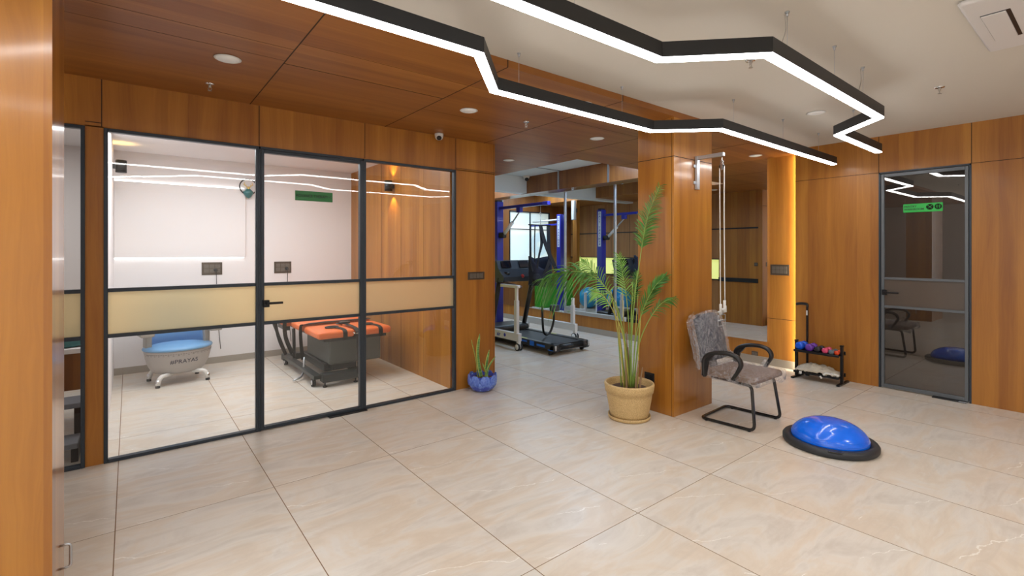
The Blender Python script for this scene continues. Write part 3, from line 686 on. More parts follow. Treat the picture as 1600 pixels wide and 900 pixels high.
def strap(pts, wd, name='strap', parent=bed, th=.004, mat=STRAP, wv=(0, 1, 0), n=5):
    P = spline(pts, n); wv = Vector(wv).normalized(); vs = []; fs = []
    for i, p in enumerate(P):
        t = (P[min(i + 1, len(P) - 1)] - P[max(0, i - 1)]).normalized(); ww = (wv - t * wv.dot(t)).normalized(); nn = t.cross(ww) * th / 2
        for a, b in ((1, 1), (1, -1), (-1, -1), (-1, 1)): vs.append(p + ww * a * wd / 2 + nn * b)
    for i in range(len(P) - 1):
        for k in range(4): fs.append((i * 4 + k, i * 4 + (k + 1) % 4, i * 4 + 4 + (k + 1) % 4, i * 4 + 4 + k))
    fs.append((0, 1, 2, 3)); e = (len(P) - 1) * 4; fs.append((e + 3, e + 2, e + 1, e))
    mb = MB(); mb.add(vs, fs); return mb.build(name, mat, parent)
strap([bp(2.5, 6.22, .640), bp(2.2, 6.22, .640), bp(1.9, 6.22, .642), bp(1.68, 6.22, .632), bp(1.635, 6.21, .59), bp(1.635, 6.19, .40), bp(1.65, 6.17, .22)], .085, wv=(.8, 1, 0))
strap([bp(2.45, 6.68, .66), bp(2.1, 6.68, .662), bp(1.75, 6.68, .662), bp(1.60, 6.67, .65), bp(1.56, 6.66, .60), bp(1.57, 6.64, .42), bp(1.64, 6.62, .22)], .10, wv=(.8, 1, 0))
strap([bp(1.535, 6.95, .64), bp(1.52, 6.95, .55), bp(1.56, 6.93, .35), bp(1.63, 6.90, .16)], .09, wv=(.7, 1, 0))
strap([bp(2.1, 7.1, .665), bp(2.3, 7.1, .665), bp(2.5, 7.1, .65), bp(2.54, 7.1, .5)], .07)
strap([bp(1.535, 7.1, .58), bp(1.55, 7.1, .655), bp(1.8, 7.1, .662), bp(2.2, 7.1, .662)], .07)
strap([bp(2.10, 6.1, .632), bp(2.105, 5.75, .628), bp(2.11, 5.62, .60), bp(2.11, 5.585, .52), bp(2.11, 5.55, .30), bp(2.10, 5.535, .115)], .05, wv=(1, 0, 0))
mb = MB(); mb.tube(spline([bp(2.1, 5.535, .12), bp(2.095, 5.533, .08), bp(2.105, 5.53, .05), bp(2.095, 5.53, .02)], 4), .006, 6); mb.tube([bp(2.1, 5.53, .09), bp(2.12, 5.53, .05)], .005, 6); mb.build('cord_end', M('jute', (.35, .28, .15), .9), bed)
for x in (1.90, 2.33):
    mb = MB(); mb.lathe([(.075, 0), (.080, .006), (.078, .018), (.066, .022), (.060, .014), (.02, .010), (.005, .010)], 24, bp(x, 5.88, .611), fn=lambda r, z, a: (r * cos(a), r * .8 * sin(a), z)); mb.build('ankle_cuff', STRAP, bed)
    strap([bp(x + .02, 5.86, .628), bp(x + .06, 5.72, .622), bp(x + .07, 5.625, .600), bp(x + .07, 5.612, .54), bp(x + .07, 5.612, .50)], .05, wv=(1, 0, 0))
mb = MB(); bx(mb, (2.04, 5.98, .63), (2.16, 6.06, .655), .008); bx(mb, (2.00, 6.00, .628), (2.04, 6.05, .64), .004); mb.build('buckle', BLACK, bed)
mb = MB(); mb.tube(arc([bp(2.06, 5.60, .585), bp(2.06, 5.575, .57), bp(2.15, 5.575, .57), bp(2.15, 5.60, .585)], .01), .004, 6); mb.build('ring_buckle', CHROME, bed)
mb = MB(); mb.tube(arc([bp(1.66, 6.15, .25), bp(1.65, 6.14, .08), bp(1.60, 6.05, .035), bp(1.50, 6.0, .025)], .08), .012, 8); mb.build('foot_lever', STEEL, bed)
# side room
ct = empty('counter', (-.85, 5.5, 0), label='wooden counter with a pale top seen through the narrow left pane', cat='counter')
MB().box((-.7, -.05, .675), (.62, .55, .715), .003).build('worktop', WALLW, ct)
MB().box((-.68, 0, .36), (.60, .53, .675)).build('cabinet_body', WOODD, ct)
for x in (-.66, .55): MB().box((x, 0, 0), (x + .04, .5, .36)).build('leg', WOODD, ct)
tb = MB(); tb.ell((-.42, 5.62, .716), (.17, .12, .12), 20, 8, z0=0)
tb = tb.build('cloth_bundle', TEAL); soft_noise(tb, .03, 9); [setattr(v.co, 'z', max(v.co.z, .717)) for v in tb.data.vertices]
tag(tb, 'teal cloth bundle lying on the counter behind the left pane', 'cloth')
stp = empty('exercise_steps', (-.62, 4.98, 0), label='grey two tread exercise steps low behind the narrow left pane', cat='steps')
STG = M('step_grey', (.17, .175, .20), .6)
MB().box((-.35, -.26, .10), (.33, .0, .14), .006).build('tread', STG, stp); MB().box((-.35, 0, .33), (.33, .26, .37), .006).build('tread', STG, stp)
for x in (-.35, .29): MB().prism([(-.24, 0), (.25, 0), (.25, .33), (.02, .33), (.02, .10), (-.24, .10)], x, x + .04, axis='X').build('side_frame', BLACKM, stp)

# ================================================================= PLANTS
sp = empty('snake_plant', (3.06, 4.405, 0), label='small snake plant in a blue lotus shaped pot beside the wood pier', cat='potted plant')
GLAZE = M('blue_glaze', (.045, .085, .50), .18, coat=.6)
def petal_mat():
    m = M('petal_glaze', (.1, .2, .7), .2, coat=.6); t = NT(m); tc = t.new('ShaderNodeTexCoord')
    n = t.noise(tc.outputs['Object'], 40, 3); t.link(t.ramp(n, [(.3, (.06, .13, .60)), (.7, (.17, .30, .80))]), t.b.inputs['Base Color']); return m
PET = petal_mat()
mb = MB(); mb.lathe([(.085, 0), (.105, .008), (.142, .045), (.152, .09), (.148, .14), (.142, .165), (.130, .165), (.134, .13), (.12, .125)], 40); mb.build('pot', GLAZE, sp)
for row, (n, zc, rr, hh, off) in enumerate(((8, .062, .140, .050, 0), (8, .125, .148, .058, .5))):
    for k in range(n):
        a = 2 * pi * (k + off) / n; mb = MB(); U = 10; V = 10; vs = []; fs = []
        for i in range(U + 1):
            for j in range(V + 1):
                u = -1 + 2 * i / U; v = -1 + 2 * j / V; wdt = .056 * math.sqrt(max(0, 1 - (v * .92) ** 2)) * (1.05 if v < .2 else 1.05 - .1 * (v - .2))
                bul = .012 * (1 - u * u) * (1 - v * v * .6) + .0025 * cos(u * 9)
                th = a + u * wdt / rr; z = zc + v * hh; rad = rr + bul + .004 - (.045 * max(0, .07 - z) / .07)
                vs.append((rad * cos(th), rad * sin(th), z))
        for i in range(U):
            for j in range(V): fs.append((i * (V + 1) + j, (i + 1) * (V + 1) + j, (i + 1) * (V + 1) + j + 1, i * (V + 1) + j + 1))
        mb.add(vs, fs, True); o = mb.build('petal', PET, sp); md = o.modifiers.new('s', 'SOLIDIFY'); md.thickness = .006; md.offset = -1
SOIL = M('soil', (.10, .055, .03), .95)
def soil(rad, z, parent, seed=0):
    mb = MB(); mb.lathe([(rad, z - .01), (rad * .9, z), (rad * .6, z + .006), (rad * .3, z + .004), (.005, z + .008)], 24); o = mb.build('soil', SOIL, parent); soft_noise(o, .006, 40, seed); return o
soil(.125, .135, sp)
def snake_mat():
    m = M('snake_leaf', (.1, .3, .05), .4); t = NT(m); at = t.new('ShaderNodeAttribute', attribute_name='edge'); tc = t.new('ShaderNodeTexCoord')
    sx = t.new('ShaderNodeSeparateXYZ'); t.link(tc.outputs['Object'], sx.inputs[0])
    b = t.noise(t.comb(t.math('MULTIPLY', sx.outputs[0], 6), t.math('MULTIPLY', sx.outputs[1], 6), t.math('MULTIPLY', sx.outputs[2], 55)), 1.0, 3, .6, .6)
    c = t.ramp(b, [(.35, (.05, .16, .04)), (.6, (.22, .42, .12))]); c = t.mix(t.math('GREATER_THAN', at.outputs['Fac'], .72), c, (.52, .56, .10)); t.link(c, t.b.inputs['Base Color']); return m
SNK = snake_mat()
def snake(base, tip, wd, bend, ang):
    base = Vector(base); tip = Vector(tip); vs = []; fs = []; ed = []; N = 16
    for i in range(N + 1):
        t = i / N; p = base.lerp(tip, t) + Vector(bend) * sin(pi * t)
        w_ = wd * (.55 + .9 * t - .2 * t * t if t < .5 else (.95) * (1 - ((t - .5) / .5) ** 2.2)) * 1.0 + .0008
        a = ang + .9 * sin(t * 3.0); d = Vector((cos(a), sin(a), 0)); nn = Vector((-sin(a), cos(a), 0))
        for u in (-1, -.75, 0, .75, 1): vs.append(p + d * u * w_ + nn * (abs(u) * w_ * .5)); ed.append(abs(u))
    for i in range(N):
        for k in range(4): fs.append((i * 5 + k, i * 5 + k + 1, i * 5 + 6 + k, i * 5 + 5 + k))
    mb = MB(); mb.add(vs, fs, True); bmesh.ops.recalc_face_normals; me = bpy.data.meshes.new('leaf'); mb.bm.to_mesh(me); mb.bm.free(); me.materials.append(SNK)
    at = me.attributes.new('edge', 'FLOAT', 'POINT'); at.data.foreach_set('value', ed)
    o = bpy.data.objects.new('leaf', me); C.objects.link(o); o.parent = sp; md = o.modifiers.new('s', 'SOLIDIFY'); md.thickness = .004; md.offset = 0
RV = Vector((.785, -.6195, 0)); DV = Vector((.6195, .785, 0)); ZV = Vector((0, 0, 1))
def rp_(x, z, d=0): return RV * x + ZV * z + DV * d
snake(rp_(-.01, .13), rp_(-.03, .62), .030, rp_(-.02, 0), -.5)
snake(rp_(-.05, .13, .02), rp_(-.125, .55, .02), .014, rp_(.015, 0), .2)
snake(rp_(.035, .13, .01), rp_(.075, .44, .01), .018, rp_(-.005, 0), -.9)
snake(rp_(.045, .13, -.02), rp_(.145, .37, 0), .019, rp_(-.02, 0), -.6)
snake(rp_(.06, .13, -.0), rp_(.0, .30, -.02), .010, rp_(.01, 0), -.4)

pp = empty('potted_palm', (3.62, 2.845, 0), label='tall areca palm in a speckled beige pot in front of the middle column', cat='potted plant')
def pot_mat():
    m = M('speckled_beige_pot', (.6, .42, .2), .55); t = NT(m); tc = t.new('ShaderNodeTexCoord'); n = t.noise(tc.outputs['Object'], 160, 2, .7)
    t.link(t.ramp(n, [(.35, (.42, .27, .11)), (.5, (.60, .41, .18)), (.68, (.70, .52, .26))]), t.b.inputs['Base Color']); return m
POT = pot_mat()
MB().lathe([(.150, .012), (.168, .02), (.176, .05), (.192, .14), (.204, .21), (.207, .243), (.216, .246), (.222, .28), (.226, .315), (.221, .326), (.208, .326), (.203, .31), (.196, .27), (.19, .262)], 56).build('pot', POT, pp)
MB().lathe([(.14, 0), (.182, .002), (.190, .012), (.194, .034), (.187, .034), (.182, .012), (.10, .009)], 48).build('saucer', POT, pp)
soil(.192, .272, pp, 4)
STEM = M('palm_stem', (.24, .36, .07), .5); STEMY = M('palm_stem_yellow', (.42, .38, .08), .5); DRY = M('dry_stem', (.30, .19, .10), .85)
def leafm(n, a, b):
    m = M(n, a, .45); t = NT(m); tc = t.new('ShaderNodeTexCoord'); q = t.noise(tc.outputs['Object'], 14, 3); t.link(t.ramp(q, [(.3, a), (.7, b)]), t.b.inputs['Base Color'])
    t.b.inputs['Subsurface Weight'].default_value = 0; return m
LG = leafm('palm_leaf_green', (.035, .13, .02), (.09, .26, .035)); LB = leafm('palm_leaf_bright', (.12, .32, .04), (.22, .44, .08))
S = 4.476 / 758.6
def P(px, py, d=0): return rp_((px - 983) * S, 1.54 - (py - 391) * S * 1.0, d)
def frond(pts, t0, n, ln, mat, stem=STEM, droop=.25, side=(1, 0), fwd=.55, r=.0065, wd=.0075, seed=0, endlen=.45, depth=.25):
    random.seed(seed); Q = spline([P(*p) for p in pts], 8); L = len(Q)
    mb = MB(); mb.tube(Q, [r * (1 - .75 * i / L) for i in range(L)], 6, mat=0); o = mb.build('palm_frond', stem, pp)
    mb = MB()
    for k in range(n):
        t = t0 + (1 - t0) * (k + .5) / n; f = t * (L - 1); i = min(int(f), L - 2); p = Q[i].lerp(Q[i + 1], f - i); T = (Q[i + 1] - Q[i]).normalized()
        prof = sin(pi * min(1, .18 + .82 * (k + .5) / n) ** .9) ** .6 if k < n * .97 else .5
        prof = max(prof, endlen)
        for sgn in (1, -1):
            base = (RV * side[0] + ZV * side[1]); perp = (base - T * base.dot(T)).normalized(); perp = (perp * (1 - depth) + DV * depth * random.uniform(-1, 1.2)).normalized()
            d = (perp * sgn + T * (fwd + .5 * (k / n)) + DV * random.uniform(-.12, .12)).normalized(); l = ln * prof * random.uniform(.85, 1.1)
            vs = []; fs = []; K = 6; dn = droop * random.uniform(.7, 1.3)
            wv = d.cross(Vector((random.uniform(-.3, .3), random.uniform(-.3, .3), 1)).cross(d)).normalized()
            wv = T.cross(d).cross(d).normalized() * .8 + T.cross(d).normalized() * random.uniform(.2, .7)
            wv.normalize()
            for j in range(K + 1):
                s = j / K; q = p + d * l * s - ZV * dn * l * s * s * 1.3; w_ = wd * (1.0 - (2 * s - .7) ** 2 * .55 if s < .85 else .55 * (1 - s) / .15) * (.8 + .4 * prof)
                w_ = max(w_, .0004)
                for a in (-1, 0, 1): vs.append(q + wv * w_ * a + T.cross(d).normalized() * (.0015 * (1 - abs(a))))
            for j in range(K):
                for a in (0, 1): fs.append((j * 3 + a, j * 3 + a + 1, j * 3 + 4 + a, j * 3 + 3 + a))
            mb.add(vs, fs, True)
    mb.build('leaflets', mat, o)
frond([(986, 606), (986, 530, -.02), (992, 455, -.02), (1000, 405, 0), (1005, 372, 0), (1014, 335, .02), (1032, 290, .03)], .58, 38, .19, LG, side=(1, .2), droop=.30, fwd=1.1, seed=1, wd=.0048)
frond([(981, 606), (974, 530, -.02), (962, 478, -.05), (938, 442, -.1), (905, 424, -.15), (870, 426, -.18), (846, 436, -.2)], .54, 38, .30, LG, side=(-.35, -1), droop=.62, fwd=.75, seed=2, wd=.0065, depth=.8, endlen=.5)
frond([(984, 606), (977, 530, .02), (962, 480, .02), (944, 446, .02), (925, 422, .0), (908, 408, 0)], .50, 20, .20, LB, side=(1, .8), droop=.35, fwd=.8, seed=3, wd=.0052)
frond([(988, 606), (992, 530, -.03), (1002, 485, -.05), (1018, 450, -.06), (1036, 430, -.08)], .45, 18, .15, LG, side=(-.5, 1), droop=.15, fwd=1.7, seed=4, wd=.0075)
frond([(989, 606), (995, 540, -.06), (1008, 500, -.1), (1026, 472, -.14), (1046, 462, -.16)], .55, 14, .11, LG, side=(0, 1), droop=.4, fwd=1.3, seed=5, wd=.005)
frond([(985, 606), (984, 520, .03), (981, 470, .04), (975, 430, .05), (968, 398, .05)], .52, 18, .16, LB, side=(1, 0), droop=.25, fwd=1.1, seed=6, wd=.005)
frond([(983, 606), (970, 525, -.1), (952, 482, -.16), (935, 458, -.2), (918, 452, -.22)], .55, 14, .12, LB, stem=STEMY, side=(0, 1), droop=.4, fwd=.9, seed=7, wd=.005)
frond([(987, 606), (990, 525, .1), (993, 480, .14), (1000, 450, .16), (1003, 425, .18)], .5, 16, .13, LG, side=(1, 0), droop=.25, fwd=1.3, seed=8, wd=.005)
random.seed(11)
for k, (bx_, tx_, ty, m_) in enumerate(((975, 962, 470, STEMY), (978, 966, 500, STEM), (981, 976, 450, STEMY), (985, 988, 440, STEM), (988, 997, 460, STEMY), (991, 1003, 485, STEM), (993, 997, 500, STEMY), (977, 955, 455, STEMY), (983, 980, 520, DRY), (986, 984, 545, DRY), (990, 993, 560, DRY), (978, 975, 560, DRY), (996, 999, 570, DRY), (973, 968, 520, STEM))):
    dd = random.uniform(-.09, .09); Q = spline([P(bx_, 608, dd), P(bx_ * .55 + tx_ * .45, (608 + ty) / 2, dd * 1.1), P(tx_, ty, dd * 1.4)], 6)
    r0 = .0105 if m_ is DRY else .0075
    MB().tube(Q, [r0 * (1 - .6 * i / len(Q)) for i in range(len(Q))], 7).build('palm_stem', m_, pp)

# ================================================================= FRONT OBJECTS
# bosu
bo = empty('balance_trainer', (4.365, 1.465, 0), radians(20), label='blue half ball balance trainer with black rim on the tile floor', cat='balance trainer')
MB().lathe([(.295, 0), (.318, .004), (.326, .016), (.326, .040), (.318, .052), (.300, .056), (.272, .056), (.268, .044)], 64).build('rim_platform', M('charcoal_plastic', (.022, .025, .03), .5), bo)
def dome_fn(r, z, a): return (r * cos(a), r * sin(a), z)
prof = [(.262, .045)] + [(.266 * cos(q) ** .92, .052 + .150 * sin(q) ** 1.0) for q in [pi / 2 * k / 16 for k in range(0, 16)]] + [(.002, .202)]
DOME = M('blue_rubber', (.0, .15, .92), .2, coat=.5)
MB().lathe(prof, 64).build('dome', DOME, bo)
mb = MB()
for zz in (.075, .10): 
    r = .266 * math.sqrt(max(0, 1 - ((zz - .052) / .15) ** 2)); mb.tube([(r * cos(a), r * sin(a), zz) for a in [2 * pi * k / 64 for k in range(64)]], .0018, 6, closed=True)
mb.build('dome_ridge', DOME, bo)
for a0 in (radians(185), radians(5)):
    MB().cbox((0, 0, 0), (.03, .09, .012), .004, xf=Matrix.Rotation(a0, 4, 'Z') @ Matrix.Translation((.315, 0, .052))).build('grip', BLACK, bo)
# wrapped visitor chair
ch = empty('visitor_chair', (4.36, 2.17, 0), label='black cantilever visitor chair still wrapped in clear plastic beside the middle column', cat='chair')
def cp(x, y, z): return Vector((x - 4.36, y - 2.17, z))
path = [cp(4.20, 2.36, .385), cp(4.16, 2.06, .385), cp(4.150, 1.975, .385), cp(4.14, 1.945, .014), cp(4.10, 2.41, .014), cp(4.60, 2.44, .014), cp(4.635, 1.945, .014), cp(4.615, 2.00, .385), cp(4.58, 2.08, .385), cp(4.52, 2.36, .385)]
mb = MB(); mb.tube(arc(path, .055, 6), .0135, 12); mb.build('cantilever_frame', M('gloss_black_tube', (.012, .012, .013), .2, .3, coat=.5), ch)
mb = MB()
for x, y in ((4.135, 1.99), (4.105, 2.36), (4.63, 1.99), (4.605, 2.38)): mb.cyl(cp(x, y, 0), cp(x, y, .006), .014, 12)
mb.build('glide', BLACK, ch)
SEATF = M('taupe_fabric', (.17, .105, .07), .8); DGF = M('charcoal_mesh', (.03, .040, .062), .7)
mb = MB(); mb.box(cp(4.12, 1.925, .40), cp(4.64, 2.40, .462), .028, 4); mb.build('seat', SEATF, ch)
bmx = Matrix.Translation(cp(4.37, 2.40, .46)) @ Matrix.Rotation(radians(-13), 4, 'X')
mb = MB(); vs = []; fs = []; U, V = 12, 14
for sd in (0, 1):
    for j in range(V + 1):
        for i in range(U + 1):
            u = -1 + 2 * i / U; v = j / V; hw = .235 - .035 * (v ** 2) - .012 * (1 - v); rc = 1 - .10 * max(0, v - .85) / .15 * u * u
            y = -.030 + .035 * u * u - .025 * sin(v * pi) * (1 - .4 * u * u) + (.030 if sd else 0)
            vs.append((u * hw, y, .05 + .44 * v * rc))
def q_(sd, j, i): return sd * (U + 1) * (V + 1) + j * (U + 1) + i
for j in range(V):
    for i in range(U): fs.append((q_(0, j, i), q_(0, j, i + 1), q_(0, j + 1, i + 1), q_(0, j + 1, i))); fs.append((q_(1, j, i), q_(1, j + 1, i), q_(1, j + 1, i + 1), q_(1, j, i + 1)))
    for i in (0, U): fs.append((q_(0, j, i), q_(0, j + 1, i), q_(1, j + 1, i), q_(1, j, i)))
for i in range(U):
    for j in (0, V): fs.append((q_(0, j, i), q_(0, j, i + 1), q_(1, j, i + 1), q_(1, j, i)))
BV, BF = vs, fs
mb.add([bmx @ Vector(v) for v in vs], fs, True); mb.build('backrest', DGF, ch)
mb = MB(); mb.box((-.06, .03, -.09), (.06, .055, .30), .01, xf=bmx); mb.box((-.12, .0, .42), (.12, .06, .452), .012, xf=bmx @ Matrix.Translation((0, 0, .035))); mb.build('back_bracket', BLACK, ch)
for x, dz in ((4.085, 0), (4.655, 0)):
    ap = spline([cp(x, 2.365, .40), cp(x, 2.375, .48), cp(x, 2.36, .575), cp(x, 2.28, .622), cp(x, 2.16, .640), cp(x, 2.07, .622), cp(x, 2.035, .565), cp(x, 2.065, .495), cp(x, 2.11, .425)], 7)
    mb = MB(); mb.tube(ap, [.021 + .010 * sin(pi * i / len(ap)) for i in range(len(ap))], 10, flat=.62, upv=(0, -1, 0)); mb.prism([(2.355 - 2.17, .40), (2.385 - 2.17, .41), (2.385 - 2.17, .56), (2.34 - 2.17, .60), (2.26 - 2.17, .62), (2.33 - 2.17, .54)], x - 4.36 - .016, x - 4.36 + .016, axis='X'); mb.tube([cp(x, 2.10, .43), cp(x + (.06 if x < 4.3 else -.06), 2.12, .40)], .012, 8); mb.build('armrest', BLACK, ch)
def film_mat():
    m = bpy.data.materials.new('clear_plastic_film'); m.use_nodes = True; t = NT(m); out = t.n['Material Output']; t.n.remove(t.b)
    tc = t.new('ShaderNodeTexCoord'); st = t.new('ShaderNodeMapping'); st.inputs['Scale'].default_value = (1.5, 1.2, .7); t.link(tc.outputs['Object'], st.inputs[0]); V = st.outputs[0]
    n = t.noise(V, 20, 5, .62, 1.8); bp_ = t.new('ShaderNodeBump'); bp_.inputs['Strength'].default_value = 1.0; bp_.inputs['Distance'].default_value = .03
    t.link(n, bp_.inputs['Height'])
    tr = t.new('ShaderNodeBsdfTransparent'); gl = t.new('ShaderNodeBsdfGlossy'); gl.inputs['Roughness'].default_value = .10; t.link(bp_.outputs[0], gl.inputs['Normal'])
    df = t.new('ShaderNodeBsdfDiffuse'); df.inputs[0].default_value = (.80, .78, .82, 1)
    m1 = t.new('ShaderNodeMixShader'); f1 = t.ramp(t.noise(V, 9, 4, .6, 1.5), [(.38, (.04, .04, .04)), (.62, (.18, .18, .18))]); t.link(f1, m1.inputs[0]); t.link(tr.outputs[0], m1.inputs[1]); t.link(gl.outputs[0], m1.inputs[2])
    cr = t.math('ABSOLUTE', t.math('SUBTRACT', t.noise(V, 11, 6, .68, 2.4), .5)); f2 = t.ramp(cr, [(.0, (.60, .60, .60)), (.012, (.22, .22, .22)), (.035, (.02, .02, .02)), (.2, (.012, .012, .012))])
    m2 = t.new('ShaderNodeMixShader'); t.link(f2, m2.inputs[0]); t.link(m1.outputs[0], m2.inputs[1]); t.link(df.outputs[0], m2.inputs[2])
    t.link(m2.outputs[0], out.inputs[0]); return m
FILM = film_mat()
def crumple(verts, faces, mat4, amp, name, seed, cuts=1, scl=None):
    mb = MB(); mb.add(verts, faces, True); bmesh.ops.subdivide_edges(mb.bm, edges=mb.bm.edges[:], cuts=cuts, use_grid_fill=True)
    o = mb.build(name, FILM, ch); o.data.transform(mat4)
    for v in o.data.vertices:
        p = v.co * 14 + Vector((seed, 0, 0)); a = abs(noise.noise(p)) * amp * 1.6; b = noise.noise(p * 3.1) * amp * .6
        v.co += v.normal * (a + b)
    return o
sc_ = [Vector((v[0] * 1.10, (v[1]) * 1.15 + (.012 if v[1] > 0 else -.010), v[2] * 1.0 + (.0) )) for v in BV]
sc_ = [Vector((v.x, v.y, v.z - .05 if v.z < .2 else v.z + .012)) for v in sc_]
crumple(sc_, BF, bmx, .012, 'plastic_wrap', 3, 2)
# loose film edge behind the backrest and film over the seat
mb = MB(); vs = []; fs = []
for j in range(13):
    for i in range(5): vs.append(bmx @ Vector((-.215 - .016 * i + .028 * (j / 12), .015 + .012 * i, .02 + .49 * j / 12 - .012 * i)))
for j in range(12):
    for i in range(4): fs.append((j * 5 + i, j * 5 + i + 1, j * 5 + 6 + i, j * 5 + 5 + i))
mb.add(vs, fs, True); o = mb.build('plastic_wrap', FILM, ch); soft_noise(o, .02, 16, 5)
mb = MB(); mb.box(cp(4.10, 1.90, .385), cp(4.66, 2.42, .475), .03, 3); bmesh.ops.subdivide_edges(mb.bm, edges=mb.bm.edges[:], cuts=7, use_grid_fill=True)
o = mb.build('plastic_wrap', FILM, ch)
for v in o.data.vertices:
    p = v.co * 17; v.co += v.normal * (abs(noise.noise(p)) * .014 + noise.noise(p * 2.7) * .006)
    if v.co.z < .40: v.co.z -= .05 * max(0, noise.noise(v.co * 9)) 
for x in (4.10, 4.64):
    mb = MB(); mb.tube(spline([cp(x, 2.075, .52), cp(x, 2.10, .46), cp(x + .01, 2.14, .41)], 6), [.026 + .008 * (i % 2) for i in range(13)], 12); o = mb.build('plastic_wrap', FILM, ch); soft_noise(o, .012, 30, x)

# dumbbell rack
rk = empty('dumbbell_rack', (6.42, 2.26, 0), label='low black two tier dumbbell rack against the right wood wall', cat='rack')
mb = MB()
for y in (2.02, 2.50):
    m_ = MB(); m_.box((-.155, y - 2.26 - .016, 0), (.165, y - 2.26 + .016, .022), .004); m_.build('foot_bar', BLACKM, rk)
    m_ = MB(); m_.box((-.045, y - 2.26 - .014, .02), (-.008, y - 2.26 + .014, .445), .003); m_.box((-.05, y - 2.26 - .017, .435), (-.003, y - 2.26 + .017, .452), .004); m_.build('upright', BLACKM, rk)
for z in (.335, .085):
    m_ = MB(); m_.box((-.11, -.235, z - .004), (.09, .235, z), mat=0); m_.box((-.125, -.24, z - .014), (-.105, .24, z + .014), .006); m_.box((.085, -.24, z - .014), (.10, .24, z + .03), .004); m_.build('shelf', BLACKM, rk)
def dumbbell(y, r, col, lb, rz=0, x=6.40, L=.155):
    o = empty('dumbbell', (x, y, .337 + r), radians(rz), label=lb, cat='dumbbell', group='dumbbells on the top shelf of the rack'); m = M('vinyl_' + lb.split()[0], col, .38, coat=.15)
    MB().cyl((-L * .3, 0, 0), (L * .3, 0, 0), r * .42, 14).build('handle', m, o)
    for s_ in (1, -1):
        a = L / 2 - r * .72
        MB().lathe([(r * .45, s_ * (a - r * .62)), (r * .85, s_ * (a - r * .60)), (r, s_ * (a - r * .25)), (r, s_ * (a + r * .25)), (r * .85, s_ * (a + r * .6)), (r * .4, s_ * (a + r * .68))], 8, axis='X').build('weight_head', m, o)
    return o
dumbbell(2.445, .050, (.0, .10, .72), 'blue dumbbell, the largest at the left end of the rack', -6, 6.41, .165)
dumbbell(2.335, .046, (.14, .035, .36), 'purple dumbbell second from the left on the rack', -5, L=.165)
dumbbell(2.250, .037, (.012, .013, .018), 'black dumbbell between the purple and pink ones', -5, L=.155)
dumbbell(2.172, .035, (.80, .085, .20), 'pink dumbbell in the middle right of the rack', -5, L=.14)
dumbbell(2.108, .029, (.13, .17, .20), 'grey dumbbell between the pink and orange ones', -5, L=.14)
dumbbell(2.056, .027, (.80, .075, .015), 'orange dumbbell, the smallest at the right end of the rack', -5, L=.12)
# folded canvas bands
CAN = M('cream_canvas', (.52, .46, .37), .9)
mb = MB(); vs = []; fs = []; U, V = 46, 20
for i in range(U + 1):
    for j in range(V + 1):
        u = i / U; v = j / V; h = .016 + (.085 * sin(pi * min(1, max(0, u))) ** .5) * (sin(pi * v) ** .6) * (1 - .45 * abs(v - .5)); h *= 1 - .55 * u ** 3
        h += .026 * noise.noise(Vector((u * 9, v * 5, 1))) + .016 * noise.noise(Vector((u * 22, v * 12, 4)))
        vs.append((6.285 + .21 * v + .015 * noise.noise(Vector((u * 6, 0, 2))), 2.475 - .44 * u, .093 + max(.004, h)))
for i in range(U):
    for j in range(V): fs.append((i * (V + 1) + j, (i + 1) * (V + 1) + j, (i + 1) * (V + 1) + j + 1, i * (V + 1) + j + 1))
mb.add(vs, fs, True)
cv = mb.build('canvas_cuffs', CAN); md = cv.modifiers.new('s', 'SOLIDIFY'); md.thickness = .008; md.offset = -1
tag(cv, 'cream canvas weight cuffs folded on the lower shelf of the rack', 'weight cuffs')
mb = MB(); mb.tube(spline([(6.29, 2.07, .12), (6.285, 2.14, .125), (6.28, 2.17, .10)], 5), .011, 8); mb.cyl((6.30, 2.02, .115), (6.31, 2.10, .125), .013, 10); mb.cyl((6.272, 2.41, .10), (6.275, 2.41, .07), .014, 10); mb.cyl((6.272, 2.20, .085), (6.278, 2.185, .06), .010, 10); mb.build('tie_end', M('white_tie', (.75, .74, .70), .7), cv)
# walking cane
cn = empty('walking_cane', (6.555, 2.44, 0), label='black walking cane standing upright behind the dumbbell rack', cat='cane')
MB().box((-.013, -.010, .03), (.013, .010, .845), .003).build('shaft', BLACKM, cn)
MB().tube(spline([(0, 0, .835), (0, .0, .868), (0, .03, .878), (0, .085, .876), (0, .125, .866)], 6), [.013] * 8 + [.017] * 17, 12).build('handle', BLACK, cn)
MB().box((-.0145, -.0075, .74), (-.0128, .0075, .80)).build('label_sticker', WPLAST, cn)
MB().lathe([(.022, 0), (.024, .01), (.018, .045), (.014, .05)], 16).build('rubber_tip', RUBBER, cn)

# pulley on the column
pl = empty('wall_pulley', (4.31, YF + .01, 2.44), label='silver wall bracket pulley with white ropes on the middle column', cat='pulley')
mb = MB(); mb.box((-.024, -.030, -.315), (.024, -.004, .005), .003); mb.build('bracket_plate', STEEL, pl)
mb = MB(); mb.box((-.017, -.285, -.030), (.017, -.005, .005), .003); mb.build('bracket_arm', STEEL, pl)
for z in (-.25, -.09): MB().box((-.048, -.014, z - .015), (-.02, .0, z + .015), .003).build('mounting_lug', STEEL, pl)
mb = MB(); mb.tube(arc([(0, -.265, -.03), (0, -.265, -.06), (.0, -.265, -.075)], .01), .004, 6); mb.build('hook', CHROME, pl)
mb = MB(); mb.cyl((-.008, -.265, -.125), (.008, -.265, -.125), .024, 20, mat=0); mb.box((-.012, -.277, -.155), (-.009, -.253, -.07), .001, mat=1); mb.box((.009, -.277, -.155), (.012, -.253, -.07), .001, mat=1); mb.build('pulley_wheel', [BLACK, CHROME], pl)
